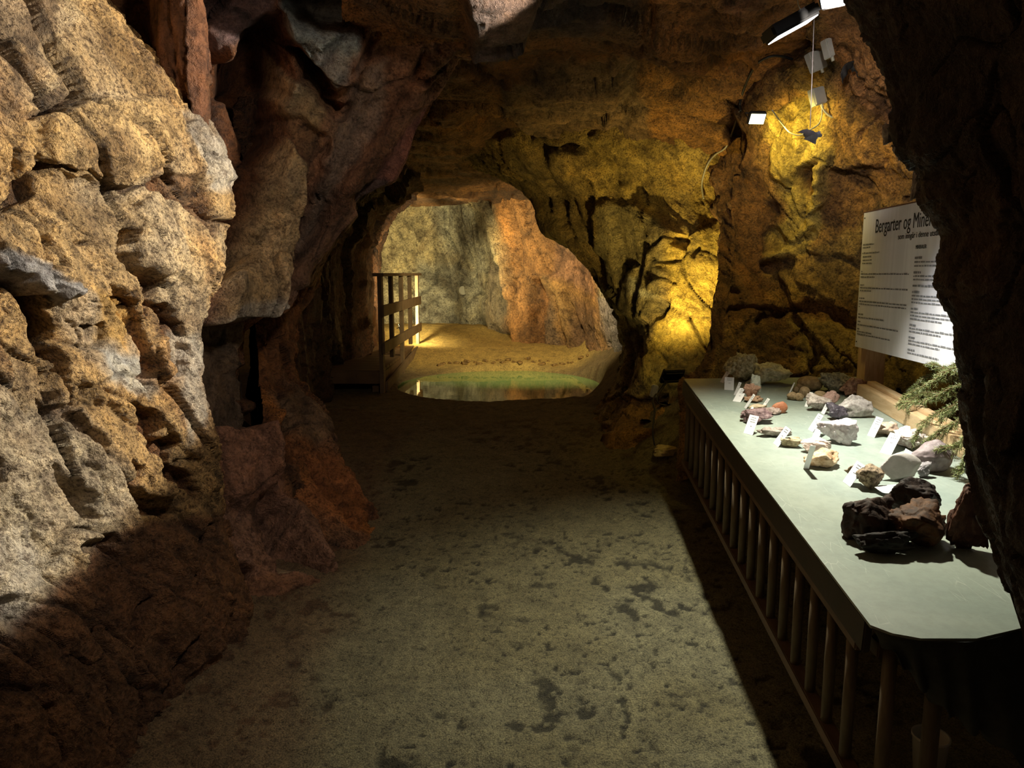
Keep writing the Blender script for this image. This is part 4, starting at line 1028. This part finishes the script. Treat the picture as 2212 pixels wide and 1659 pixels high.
B_('boulder', 'dark boulder with a peaked top behind the orange brown one', 'boulder', (1924, 1029, 2062, 1150), (0.012, 0.007, 0.005), (0.03, 0.014, 0.008), 201, depth=0.5, planes=11, scale=10, backshift=0.03)
B_('boulder', 'orange brown boulder in the centre of the dark pile', 'boulder', (1932, 1085, 2078, 1196), (0.035, 0.014, 0.006), (0.12, 0.05, 0.015), 202, depth=0.6, planes=10, scale=10)
B_('boulder', 'dark brown boulder forming the left end of the dark pile', 'boulder', (1838, 1072, 1952, 1182), RB1, RB2, 203, depth=0.7, planes=10, scale=10)
B_('boulder', 'red brown boulder at the right of the pile against the dark rock wall', 'boulder', (2052, 1036, 2150, 1200), (0.06, 0.024, 0.015), (0.14, 0.06, 0.035), 204, depth=0.6, planes=10, scale=9)
B_('boulder', 'low black brown boulder at the base of the dark pile', 'boulder', (1856, 1140, 1990, 1206), (0.008, 0.005, 0.004), (0.02, 0.011, 0.007), 205, depth=0.4, planes=10, scale=10)

# floor stones
FP = lambda px, py: (lambda d: np.array([d[0], d[1], float(floor_z(np.array([d[0]]), np.array([d[1]]))[0]) - 0.01]))(P(px, py, fy(py)))
stone('pale_floor_stone', 'pale yellow angular stone on the floor at the far foot of the table', 'stone', (1412, 962, 1492, 1012), (0.42, 0.34, 0.14), (0.60, 0.50, 0.26), 301, plane=FP, depth=0.7, planes=9, lump=0.1)
stone('floor_stone', 'small brown stone at the foot of the left wall', 'stone', (578, 1230, 630, 1266), (0.20, 0.14, 0.08), (0.34, 0.25, 0.15), 302, plane=FP, depth=0.6, planes=8)
for k, (bx, lb) in enumerate([((1300, 905, 1352, 936), 'dark brown stone on the floor left of the rubble at the yellow rock'), ((1352, 912, 1402, 948), 'brown angular stone on the floor below the lower floodlight'), ((1425, 900, 1478, 958), 'largest dark rubble stone against the far leg of the table'), ((1385, 925, 1430, 960), 'small dark rubble stone where the hanging cable meets the floor')]):
    stone('rubble_stone', lb, 'stone', bx, (0.13, 0.07, 0.025), (0.30, 0.18, 0.07), 310 + k, plane=FP, depth=0.8, planes=10, lump=0.2, group='loose stones at the foot of the yellow rock', small=True)

rs = np.random.RandomState(6); peb = None; M_peb = textured('pool_pebble', (0.10, 0.055, 0.015), (0.30, 0.18, 0.05), 20, 0.7, 0.3)
for k in range(26):
    x_ = -1.0 + 2.0 * (k + rs.uniform(-0.4, 0.4)) / 25; y_ = POOL[1] + 1.30 + rs.uniform(-0.03, 0.22) - 0.12 * x_ * x_
    if peb is None: peb = mesh_np('pebble', stone_shape(500, small=True, planes=8) * 0.05, ICS_F)
    o = thing('pebble', 'small brown pebble lying on the far bank of the green pool', 'pebble', (x_, y_, float(floor_z(np.array([x_]), np.array([y_]))[0]) + 0.01), 'pebbles on the far bank of the pool', peb)
    o.scale = Vector((1, 1, 0.8)) * rs.uniform(0.5, 1.25); o.rotation_euler = (0, 0, rs.uniform(0, 6.2))
peb.materials.append(M_peb)

# ------------------------------------------------------------------ cards
def card(label, BL, BR, TL, TR, dark=False, lines=3, k=0):
    bl, br = Vector(TP(*BL, 0.001)), Vector(TP(*BR, 0.001))
    e = (br - bl); nh = Vector((-e.y, e.x, 0)).normalized()
    if nh.x < 0: nh = -nh
    # tilt found from the top corner seen in the photograph
    n = nh.cross(Vector((0, 0, 1))).normalized()
    d = Vector(P(*TL, 1.0) - CAM); den = d.dot(n)
    h = None
    if abs(den) > 0.05:
        t = (bl - Vector(CAM)).dot(n) / den; tl = Vector(CAM) + t * d; h = tl - bl
    if lines == 0: pass
    if h is None or not (0.02 < h.length < 0.16) or h.z < 0.01:
        px_h = math.hypot(TL[0] - BL[0], TL[1] - BL[1]) / F_PX * depth_of(bl); h = (nh * 0.45 + Vector((0, 0, 0.9))).normalized() * px_h
    un = e.normalized(); hn = (h - un * h.dot(un) * 0.0).normalized(); nn = un.cross(hn).normalized()
    if nn.dot(Vector(CAM) - bl) < 0: nn = -nn
    o = thing('sample_card', label, 'card', bl, 'printed cards naming the rock samples')
    q = MB(bl); q.poly_prism([bl, br, br + h, bl + h], -nn * 0.0012); q.part('card_sheet', M_card, o)
    if lines == 0: return
    r = random.Random(k); q = MB(bl); L = h.length
    for i in range(lines):
        s_ = 0.86 - 0.11 * i - (0.12 if i == lines - 1 and lines > 2 else 0)
        a, b_ = (0.30, 0.78) if i < lines - 1 or lines < 3 else (0.42, 0.62)
        a += r.uniform(-0.05, 0.05); x = a
        while x < b_:
            wd = min(r.uniform(0.05, 0.16), b_ - x + 0.02); p0 = bl + e * x + h * s_ + nn * 0.0006
            q.poly_prism([p0, p0 + e * wd, p0 + e * wd + h * 0.035, p0 + h * 0.035], nn * 0.0003); x += wd + 0.035
    pl = q.part('printed_lines', M_inkg, o); pl['kind'] = 'stuff'


z1 = lambda x, y: (x / 7.373 + 1540, y / 7.373 + 730)
z2 = lambda x, y: (x / 5.267 + 1690, y / 5.267 + 830)
CARDS = [
    ('small greenish white card leftmost at the far end of the table', z1(112, 700), z1(165, 720), z1(213, 530), z1(266, 545), 1),
    ('white card in front of the tall pitted rock', z1(180, 825), z1(330, 835), z1(225, 615), z1(377, 620), 3),
    ('narrow white card half hidden behind the broad card near the standing slate', z1(330, 905), z1(372, 917), z1(415, 700), z1(487, 715), 3),
    ('broad white card leaning at the foot of the standing brown slate', z1(313, 1005), z1(437, 1025), z1(430, 795), z1(547, 810), 4),
    ('narrow white card between the flat brown stone and the cream stone', z1(497, 1105), z1(525, 1130), z1(645, 887), z1(685, 910), 4),
    ('narrow white card left of the smooth red stone', z1(740, 1140), z1(777, 1160), z1(870, 955), z1(927, 990), 4),
    ('thin white card seen nearly edge on left of the purple rock', z1(470, 1330), z1(500, 1345), z1(620, 1095), z1(650, 1110), 1),
    ('large white card in front of the dark purple folded rock', z1(484, 1515), z1(630, 1552), z1(590, 1218), z1(742, 1245), 4),
    ('slanted white card between the long grey rock and the yellowish flake', (1670, 957), (1681, 966), (1697, 920), (1708, 930), 3),
    ('thin white card seen edge on left of the cobble pile', z1(1198, 900), z1(1218, 905), z1(1290, 708), z1(1312, 716), 1),
    ('thin white card seen edge on left of the crystalline rock', z1(1458, 1090), z1(1508, 1100), z1(1540, 860), z1(1572, 880), 1),
    ('narrow white card in front of the violet rock', z1(1718, 1195), z1(1770, 1220), z1(1798, 1040), z1(1857, 1060), 4),
    ('white card behind its twin left of the pinkish white rock', z1(1515, 1455), z1(1592, 1500), z1(1680, 1198), z1(1782, 1250), 3),
    ('white card in front of its twin at the foot of the pinkish white rock', z1(1570, 1600), z1(1675, 1620), z1(1680, 1338), z1(1782, 1375), 3),
    ('white card on the left side of the beige block', z2(965, 580), z2(1047, 610), z2(1070, 365), z2(1157, 385), 4),
    ('widest white card left of the white crystals', z2(1108, 775), z2(1237, 805), z2(1228, 548), z2(1362, 580), 3),
    ('white card sticking up behind the flat pale stone', z2(1375, 790), z2(1500, 860), z2(1402, 730), z2(1577, 775), 1),
    ('grey shaded card leaning against the speckled brown rock', z2(685, 1105), z2(772, 1170), z2(850, 868), z2(937, 920), 3),
    ('translucent looking thin card at the left side of the peach block', z2(238, 962), z2(300, 965), z2(318, 700), z2(352, 690), 0),
]
for k, (lb, a, b_, c_, d_, nl) in enumerate(CARDS): card(lb, a, b_, c_, d_, lines=nl, k=k)

# ------------------------------------------------------------------ sign, beam and post
beam = thing('wooden_beam', 'pale sawn timber beam lying along the back of the table', 'beam', (1.90, 3.4, tz(3.4)))
q = MB(beam.location); a = Vector((1.905, 3.99, tz(3.99) + 0.037)); b_ = Vector((1.885, 2.55, tz(2.55) + 0.037)); q.box((a + b_) / 2, (0.05, (a - b_).length, 0.073), (a - b_).to_track_quat('Y', 'Z').to_matrix(), 0.002); q.part('timber', M_wood, beam)
q = MB(beam.location); a = Vector((1.955, 3.99, tz(3.99) + 0.045)); b_ = Vector((1.935, 2.55, tz(2.55) + 0.045)); q.box((a + b_) / 2, (0.046, (a - b_).length, 0.09), (a - b_).to_track_quat('Y', 'Z').to_matrix(), 0.002); q.part('timber', M_wood, beam)
sg = thing('information_sign', 'white information board on a timber post titled Bergarter og Mineraler', 'sign', (2.04, 4.19, tz(4.19)))
SO = Vector(sg.location)
q = MB(SO); q.box((2.045, 4.19, (tz(4.19) + 1.88) / 2), (0.11, 0.10, 1.88 - tz(4.19)), None, 0.003); q.part('post', M_woodv, sg)
STL = Vector(P(1866, 460, 4.12)); rdir = Vector((-0.069, -0.9976, 0)); ndir = Vector((-0.9976, 0.069, 0)); SW, SH = 1.32, 0.745
SM = Matrix((rdir, Vector((0, 0, 1)), ndir)).transposed()
q = MB(SO); q.box(STL + rdir * SW / 2 - Vector((0, 0, SH / 2)) - ndir * 0.006, (SW, SH, 0.010), SM, 0.001)
q.part('board', textured('white_board', (0.70, 0.69, 0.72), (0.80, 0.79, 0.82), 3, 0.35, 0.0, stretch=(1, 4, 0.3)), sg)
q = MB(SO); q.box(STL + rdir * SW / 2 + Vector((0, 0, 0.003)) - ndir * 0.006, (SW + 0.008, 0.006, 0.014), SM); q.part('edge_trim', mat('brown_edge', (0.16, 0.08, 0.05), 0.6)[0], sg)


def text(body, s0, down, cap_h, width, m, name='lettering', bold=0.0):
    cu = bpy.data.curves.new(name, 'FONT'); cu.body = body; cu.size = cap_h / 0.70; cu.extrude = 0.0004; cu.offset = bold
    o = bpy.data.objects.new(name, cu); C.objects.link(o); cu.materials.append(m); bpy.context.view_layer.update()
    w0 = max(o.dimensions.x, 1e-4); kx = width / w0
    me = bpy.data.meshes.new_from_object(o); bpy.data.objects.remove(o); o = bpy.data.objects.new(name, me); C.objects.link(o)
    o['kind'] = 'stuff'; o.parent = sg; pos = STL + rdir * s0 - Vector((0, 0, down)) + ndir * 0.0008 - SO
    o.matrix_local = Matrix.Translation(pos) @ SM.to_4x4() @ Matrix.Diagonal((kx, 1, 1, 1)); return o


text('Bergarter og Mineraler', 0.17, 0.118, 0.072, 0.74, M_ink, 'title_lettering')
text('som inngår i denne utstillingen', 0.455, 0.165, 0.028, 0.50, M_ink, 'subtitle_lettering')
text('MINERALER', 0.652, 0.218, 0.018, 0.105, M_ink, 'heading_lettering')


def textlines(rows, name, m):
    q = MB(SO); r = random.Random(5)
    for s0, s1, dn, hh in rows:
        x = s0
        while x < s1:
            wd = min(r.uniform(0.012, 0.045), s1 - x + 0.003); p0 = STL + rdir * x - Vector((0, 0, dn)) + ndir * 0.0004
            h2 = hh * r.uniform(0.75, 1.1)
            q.poly_prism([p0, p0 + rdir * wd, p0 + rdir * wd + Vector((0, 0, h2)), p0 + Vector((0, 0, h2))], ndir * 0.0003); x += wd + 0.006
    o = q.part(name, m, sg); o['kind'] = 'stuff'; return o


Lr = [(0.02, 0.165, 0.185), (0.02, 0.12, 0.20), (0.02, 0.24, 0.232), (0.03, 0.14, 0.253), (0.03, 0.155, 0.272), (0.03, 0.155, 0.290),
      (0.02, 0.035, 0.335), (0.02, 0.60, 0.350), (0.02, 0.21, 0.367), (0.02, 0.07, 0.412), (0.02, 0.60, 0.428), (0.02, 0.17, 0.444), (0.02, 0.09, 0.488), (0.02, 0.60, 0.505), (0.02, 0.60, 0.521), (0.02, 0.03, 0.536),
      (0.02, 0.085, 0.580), (0.02, 0.36, 0.597), (0.02, 0.055, 0.622), (0.02, 0.53, 0.640), (0.02, 0.055, 0.664), (0.02, 0.215, 0.680), (0.02, 0.45, 0.694)]
textlines([(a, b_, c_ * 0.97, 0.0075) for a, b_, c_ in Lr], 'printed_lines', M_inkg)
Rr = []; dn = 0.265
for n_, gap in [(3, 0.018), (3, 0.016), (1, 0.016), (4, 0.016), (4, 0.016), (3, 0.015), (3, 0.015), (2, 0.015), (6, 0.014), (2, 0.014)]:
    Rr.append((0.652, 0.72 if n_ > 1 else 0.9, dn, 0.010)); dn += gap
    for i in range(n_ - 1 if n_ > 1 else 0): Rr.append((0.652, 1.25 - 0.3 * (i == n_ - 2), dn, 0.0075)); dn += gap
    dn += 0.014
textlines([r for r in Rr if r[2] < 0.73], 'printed_column', M_inkg)
for s0, dn in ((0.02, 0.03), (0.02, 0.715), (1.30, 0.03), (1.30, 0.715)):
    p = STL + rdir * s0 - Vector((0, 0, dn)); q = MB(SO); q.tube([p - ndir * 0.001, p + ndir * 0.002], 0.004, 8); q.part('screw', M_black, sg)

# ------------------------------------------------------------------ pine branch over the back of the table
def pine():
    org = Vector(P(2125, 830, 2.95)); pb = thing('pine_branch', 'green pine branch drooping over the beam at the right edge of the table', 'branch', org)
    r = random.Random(7); stems = MB(org)
    bm = bmesh.new()
    def needles(p, d, ln, n, up=0.5):
        for _ in range(n):
            t_ = Vector((r.gauss(0, 1), r.gauss(0, 1), r.gauss(0, 1))).normalized(); v = (d * 0.75 + t_ * 0.8).normalized() * ln * r.uniform(0.7, 1.2)
            s_ = v.cross(Vector((r.gauss(0, 1), r.gauss(0, 1), r.gauss(0, 1)))).normalized() * 0.0009; b0 = p - org
            a = bm.verts.new(b0 - s_); b_ = bm.verts.new(b0 + s_); c_ = bm.verts.new(b0 + v * 0.6 + s_ * 0.8); e_ = bm.verts.new(b0 + v)
            f_ = bm.verts.new(b0 + v * 0.6 - s_ * 0.8); bm.faces.new((a, b_, c_, e_, f_))
    paths = [[(2125, 800, 2.95), (2060, 795, 3.1), (2000, 830, 3.25), (1950, 858, 3.35)], [(2125, 825, 2.95), (2060, 835, 3.1), (2000, 865, 3.2), (1945, 870, 3.3)], [(2125, 850, 2.9), (2070, 870, 3.0), (2010, 900, 3.1), (1975, 945, 3.12)],
             [(2125, 870, 2.85), (2080, 900, 2.9), (2040, 925, 2.95), (2005, 950, 3.0)], [(2125, 880, 2.8), (2095, 920, 2.82), (2070, 960, 2.85), (2030, 965, 2.9)], [(2120, 780, 3.0), (2080, 780, 3.1), (2050, 795, 3.2), (2015, 785, 3.25)],
             [(2125, 840, 3.2), (2060, 850, 3.35), (1990, 850, 3.5), (1955, 880, 3.5)], [(2125, 800, 3.2), (2070, 815, 3.35), (2010, 810, 3.5), (1975, 835, 3.55)], [(2125, 890, 2.8), (2100, 950, 2.8), (2085, 990, 2.82), (2075, 1010, 2.83)],
             [(2125, 860, 3.0), (2090, 860, 3.05), (2060, 880, 3.1), (2035, 900, 3.12)]]
    for pth in paths:
        sp_ = spline([P(*p) for p in pth], 12); stems.tube(sp_, [0.004 * (1 - 0.7 * i / len(sp_)) for i in range(len(sp_))], 5)
        for i in range(len(sp_) - 1):
            p, d = sp_[i], (sp_[i + 1] - sp_[i]).normalized(); needles(p, d, 0.022, 6)
            if i % 2 == 1:
                for sgn in (-1, 1):
                    sd = (d + Vector((r.uniform(-.5, .5), r.uniform(-.5, .5), r.uniform(-.9, .3))) + d.cross(Vector((0, 0, 1))) * 0.9 * sgn).normalized()
                    L_ = r.uniform(0.03, 0.07) * (1.1 - 0.5 * i / len(sp_)); tw = [p, p + sd * L_ * 0.5, p + sd * L_ + Vector((0, 0, -0.008))]
                    stems.tube(tw, [0.0015, 0.0012, 0.0007], 4)
                    for j in range(9):
                        tt = j / 8; needles(tw[0].lerp(tw[2], tt), sd, 0.018, 4)
    stems.part('twig', mat('pine_bark', (0.16, 0.09, 0.04), 0.8)[0], pb)
    me = bpy.data.meshes.new('needles'); bm.to_mesh(me)
    o = link('needles', me, textured('pine_needles', (0.13, 0.17, 0.05), (0.30, 0.33, 0.13), 30, 0.5, 0), pb); o['kind'] = 'stuff'


pine()

# ------------------------------------------------------------------ lamp housings
def flood(label, pos, face, wdt, hgt, thk, glow, yaw_up=(0, 0, 1), back=True, bracket=True, name='floodlight'):
    pos = Vector(pos); n = Vector(face).normalized(); o = thing(name, label, 'lamp', pos)
    x = n.cross(Vector(yaw_up)).normalized(); y = n.cross(x).normalized(); R_ = Matrix((x, y, n)).transposed()
    q = MB(pos); q.box(pos - n * (thk / 2), (wdt, hgt, thk), R_, thk * 0.2); q.part('housing', M_black, o)
    q = MB(pos); q.box(pos + n * 0.001, (wdt * 0.86, hgt * 0.80, 0.004), R_, 0.001); q.part('lens', glow, o)
    if back:
        for k in range(5):
            q = MB(pos); q.box(pos - n * (thk + 0.004) + y * hgt * (-0.32 + 0.16 * k), (wdt * 0.8, 0.004, 0.016), R_); q.part('cooling_fin', M_black, o)
    if bracket:
        q = MB(pos); a = pos - n * thk * 0.5
        q.tube([a + x * (wdt / 2 + 0.004), a + x * (wdt / 2 + 0.004) - n * 0.06, a - x * (wdt / 2 + 0.004) - n * 0.06, a - x * (wdt / 2 + 0.004)], 0.004, 6); q.part('bracket', M_black, o)
    return o


flood('flat black floodlight hanging over the table with its lit edge visible', P(1712, 64, 3.0), (0.47, 0.02, -0.88), 0.205, 0.14, 0.05, M_glow_w, yaw_up=(0, 1, 0), back=False, bracket=False)
flood('cool white floodlight cut off by the top of the picture', P(1803, -10, 2.75), (-0.45, -0.55, -0.70), 0.12, 0.10, 0.03, M_glow_w)
flood('small floodlight glowing yellow high on the right wall', P(1636, 257, 4.30), (0.05, -0.80, -0.60), 0.10, 0.075, 0.03, M_glow_y)
flood('added white fill floodlight unseen high above the passage', (0.5, 1.5, 2.98), (-0.4, 0.8, -0.25), 0.12, 0.10, 0.03, M_glow_w)  # housing for the added lamp W
flood('added floodlight unseen behind the hanging rock and aimed at the pool', (0.46, 7.87, 2.07), (-0.2, 0.95, -0.2), 0.12, 0.10, 0.03, M_glow_y)  # housing for the added lamp F
flood('small grey backed floodlight on the floor aimed up at the yellow rock', P(1450, 808, 5.38), (-0.25, 0.85, 0.55), 0.17, 0.12, 0.035, M_glow_y)
flood('tiny lamp behind the wooden railing at the back of the cave', P(868, 706, 10.5), (0.4, 0.9, 0.25), 0.07, 0.10, 0.03, M_glow_y)
for k, L in LAMPS.items(): pass


def jbox(label, px, py, w_, h_, tilt, d_off=0.10):
    p, n = hit(px, py); d = depth_of(p) - d_off; pos = Vector(P(px, py, d))
    R_ = Matrix.Rotation(tilt, 3, 'Y') @ Matrix.Rotation(0.25, 3, 'Z')
    o = thing('junction_box', label, 'junction box', pos, 'electric junction boxes on the right wall')
    q = MB(pos); q.box(pos, (w_ / F_PX * d, 0.05, h_ / F_PX * d), R_, 0.004); q.part('case', M_plast, o)
    q = MB(pos); q.box(pos + R_ @ Vector((0, -0.028, 0)), (w_ / F_PX * d * 0.9, 0.008, h_ / F_PX * d * 0.9), R_, 0.002); q.part('lid', M_plast, o)
    q = MB(pos); b0 = pos + R_ @ Vector((0.01, -0.01, -h_ / F_PX * d / 2)); q.tube([b0, b0 + R_ @ Vector((0, 0, -0.02))], 0.009, 8); q.part('cable_gland', M_gcable, o)
    return pos


J1 = jbox('larger pale junction box below the black floodlight', 1762, 132, 34, 42, -0.42)
J0 = jbox('narrow pale junction box highest on the right wall', 1787, 106, 13, 40, -0.30)
J2 = jbox('lower pale junction box above the hanging grey bat', 1765, 209, 30, 36, -0.30)


def cable(label, pts, r, m, name='cable', group=None):
    w_ = []
    for p in pts:
        if len(p) == 3 and not isinstance(p, Vector): w_.append(Vector(P(*p)))
        elif isinstance(p, Vector): w_.append(p)
        else:
            h_, n_ = hit(*p); dd = depth_of(h_) - 0.02; w_.append(Vector(P(p[0], p[1], dd)))
    sp_ = spline(w_, 8); o0 = sp_[0]; q = MB(o0); q.tube(sp_, r, 7)
    return thing(name, label, 'cable', o0, group, q.mesh(name, True), m)


cable('black cable arching over the rock above the yellow floodlight', [(1712, 128), (1690, 122), (1665, 122), (1640, 134), (1622, 158), (1606, 195), (1598, 225), (1600, 240)], 0.008, M_cable)
cable('pale cable running down the rock edge left of the dark alcove', [(1598, 240), (1582, 285), (1568, 318), (1545, 334), (1530, 352), (1520, 378), (1516, 402), (1520, 430)], 0.007, M_gcable)
dd = depth_of(J2)
cable('grey cable looping between the junction boxes', [(1780, 158, dd), (1798, 172, dd), (1815, 192, dd), (1824, 215, dd), (1820, 240, dd), (1800, 253, dd), (1782, 242, dd), (1774, 228, dd)], 0.007, M_gcable)
cable('thin cable from the lower junction box to the yellow floodlight', [(1775, 230, dd), (1775, 250, dd), (1768, 268, dd), (1750, 280, dd), (1728, 292, dd), (1706, 286, dd), (1690, 268, dd), (1668, 238, 4.15)], 0.004, M_gcable)
cable('thin cable hanging from the black floodlight to the top junction box', [(1763, 60, dd - 0.1), (1772, 85, dd), (1780, 108, dd), (1798, 112, dd)], 0.003, M_gcable)
cable('white cord that the grey bat hangs from', [(1759, 30, 3.42), (1756, 110, 3.42), (1753, 200, 3.42), (1750, 276, 3.42)], 0.0018, mat('white_cord', (0.28, 0.25, 0.26), 0.7)[0], 'cord')
cable('thin cable curving away at the top of the picture', [(1723, -10, 3.2), (1724, 8, 3.2), (1729, 20, 3.2)], 0.002, M_gcable)
cable('cable dropping from the lower floodlight to the floor', [(1437, 826, 5.35), (1412, 860, 5.2), (1414, 888, 5.1), (1410, 930, 5.0), (1414, 962, 4.95)], 0.006, M_cable)
cable('short cable looping at the side of the lower floodlight', [(1440, 826, 5.33), (1420, 858, 5.22), (1424, 872, 5.2), (1440, 876, 5.2)], 0.005, M_cable)
q = MB(P(1413, 845, 5.25)); q.box(P(1413, 845, 5.25), (0.045, 0.04, 0.09), Matrix.Rotation(0.2, 3, 'Y'), 0.006)
thing('cable_connector', 'pale grey cable connector hanging below the lower floodlight', 'connector', P(1413, 845, 5.25), mesh=q.mesh('cable_connector'), m=M_plast)

# ------------------------------------------------------------------ toy bats
def grey_bat():
    d = 3.42; org = Vector(P(1750, 276, d)); o = thing('toy_bat', 'small grey stuffed bat hanging on a white cord', 'toy', org)
    mg = textured('grey_felt', (0.24, 0.23, 0.28), (0.34, 0.33, 0.38), 40, 0.9, 0.4)
    def blob(c, s, rot, name, parent, seed):
        V = ICS_V.copy(); V *= (1 + 0.12 * fbm(V * 2 + seed, 3, seed))[:, None]; V = (V * np.array(s)) @ np.array(rot).T + (np.array(Vector(P(*c)) - org))
        return link(name, mesh_np(name, V, ICS_F), mg, parent)
    I = Matrix.Rotation(0.4, 3, 'Y')
    b_ = blob((1751, 292, d), (0.036, 0.022, 0.022), I, 'body', o, 1)
    blob((1768, 291, d), (0.018, 0.014, 0.010), I, 'head', o, 2)
    for (a, b2, c_, nm) in [((1722, 286, d), (1745, 278, d - .01), (1748, 296, d - .01), 'wing'), ((1735, 300, d - .02), (1762, 312, d - .015), (1766, 290, d - .02), 'wing'), ((1774, 285, d), (1767, 283, d), (1770, 290, d), 'ear')]:
        q = MB(org); A, B2, C2 = Vector(P(*a)), Vector(P(*b2)), Vector(P(*c_)); q.poly_prism([A, (A + B2) / 2 + Vector((0, 0.004, 0.003)), B2, C2, (A + C2) / 2 + Vector((0, -0.004, 0.004))], (0.001, 0.006, 0.001)); q.part(nm, mg, o)


def black_bat():
    d = depth_of(hit(1845, 155)[0]) - 0.10; org = Vector(P(1845, 140, d)); o = thing('toy_bat', 'black toy bat with drooping wings fixed to the orange rock', 'toy', org)
    mg = textured('black_fabric', (0.012, 0.011, 0.012), (0.03, 0.028, 0.03), 40, 0.7, 0.3)
    bm = bmesh.new()
    # wing membrane: arched top edge, ragged lower edge
    top = [(1815, 160), (1822, 142), (1836, 133), (1852, 131), (1866, 135), (1870, 150)]
    bot = [(1820, 181), (1828, 162), (1838, 147), (1846, 150), (1856, 168), (1877, 181)]
    tt, bb = spline([P(*p, d - 0.03 * math.sin(k * 0.63)) for k, p in enumerate(top)], 6), spline([P(*p, d + 0.01) for p in bot], 6)
    vv = []
    for k, (a, b_) in enumerate(zip(tt, bb)):
        b2 = b_ + Vector((0, 0, 0.006 * abs(math.sin(k * 0.55)))); vv.append([bm.verts.new(a.lerp(b2, s_ / 5) + Vector((0, 0.012 * math.sin(k * 0.9) * s_ / 5, 0)) - org) for s_ in range(6)])
    for i in range(len(vv) - 1):
        for k in range(5): bm.faces.new((vv[i][k], vv[i + 1][k], vv[i + 1][k + 1], vv[i][k + 1]))
    me = bpy.data.meshes.new('wings'); bm.to_mesh(me); me.shade_smooth(); w_ = link('wings', me, mg, o); s_ = w_.modifiers.new('t', 'SOLIDIFY'); s_.thickness = 0.004
    V = ICS_V * (1 + 0.1 * fbm(ICS_V * 2, 3, 3))[:, None] * np.array([0.02, 0.022, 0.028]) + np.array(Vector(P(1845, 143, d + 0.01)) - org); link('body', mesh_np('body', V, ICS_F), mg, o)
    for sx in (-1, 1):
        q = MB(org); c0 = Vector(P(1845 + 3 * sx, 151, d)); q.tube([c0, c0 + Vector((0.004 * sx, -0.004, -0.016))], [0.005, 0.001], 6); q.part('ear', mg, o)


grey_bat(); black_bat()

# pale wet rock lobes on the rim of the near right wall
def pale_lobe():
    mgl = textured('pale_wet_rock', (0.22, 0.20, 0.19), (0.48, 0.46, 0.44), 30, 0.28, 0.6)
    for k, (c0, s, seed) in enumerate([((1984, 385, 1.72), (0.018, 0.02, 0.055), 5), ((1950, 325, 1.72), (0.035, 0.02, 0.022), 6), ((1918, 292, 1.72), (0.018, 0.02, 0.032), 8)]):
        V = stone_shape(400 + seed, planes=9, lump=0.3, fine=0.04) * np.array(s); a = [0.15, 0.7, 0.1][k]
        V = V @ np.array(Matrix.Rotation(a, 3, 'Y')).T; V += P(*c0)
        o = link('trim_%d' % (k + 1), mesh_np('pale_rock', V, ICO_F), mgl); struct(o); o['label'] = 'pale wet rock on the rim of the dark near wall'


pale_lobe()

# ------------------------------------------------------------------ platform and railing by the pool
M_deck = textured('old_deck_wood', (0.10, 0.055, 0.022), (0.16, 0.09, 0.035), 4, 0.7, 0.3, stretch=(1, 6, 1))
M_fence = textured('railing_wood', (0.14, 0.09, 0.045), (0.20, 0.13, 0.065), 5, 0.7, 0.2)
deck = thing('wooden_platform', 'low dark wooden platform left of the pool', 'platform', (-2.2, 9.5, 0.3))
DO = Vector(deck.location)
for k in range(17):
    y_ = 8.05 + 0.2 * k; q = MB(DO); q.box((-2.15, y_ + 0.095, 0.53), (1.42, 0.188, 0.035), None, 0.004); q.part('plank', M_deck, deck)
q = MB(DO); q.box((-2.15, 8.03, 0.47), (1.42, 0.04, 0.13), None, 0.004); q.part('edge_board', M_deck, deck)
q = MB(DO); q.box((-1.46, 9.7, 0.45), (0.05, 3.3, 0.12), None, 0.004); q.part('side_beam', M_deck, deck)
for x_, y_ in ((-1.5, 8.15), (-2.7, 8.15), (-1.5, 11.2)): q = MB(DO); q.box((x_, y_, 0.33), (0.09, 0.09, 0.36)); q.part('leg', M_deck, deck)
rl = thing('pool_railing', 'wooden railing with uprights and two rails beside the green pool', 'railing', (-1.42, 9.6, 0.55))
RO = Vector(rl.location)
for k, y_ in enumerate((8.05, 8.75, 9.55, 10.35, 11.15)):
    zb = 0.30 if k in (0, 2, 4) else 0.62
    q = MB(RO); q.box((-1.42, y_, (1.57 + zb) / 2), (0.045, 0.10 if k else 0.12, 1.57 - zb), None, 0.003); q.part('upright', M_fence, rl)
q = MB(RO); q.box((-1.42, 9.6, 1.585), (0.12, 3.35, 0.035), None, 0.003); q.part('handrail', M_fence, rl)
for z_ in (1.20, 0.80): q = MB(RO); q.box((-1.385, 9.6, z_), (0.03, 3.3, 0.12), None, 0.003); q.part('rail', M_fence, rl)
q = MB(RO); a, b_ = Vector((-1.385, 8.1, 0.36)), Vector((-1.385, 10.9, 0.50)); q.box((a + b_) / 2, (0.03, (a - b_).length, 0.10), (b_ - a).to_track_quat('Y', 'Z').to_matrix(), 0.003); q.part('rail', M_fence, rl)
h_, n_ = hit(998, 628)
q = MB(h_); q.tube([h_, h_ + Vector(n_) * 0.03], 0.075, 24); thing('round_plate', 'small round pale metal plate on the back wall', 'plate', h_, mesh=q.mesh('round_plate'), m=mat('pale_metal', (0.5, 0.5, 0.42), 0.4)[0])
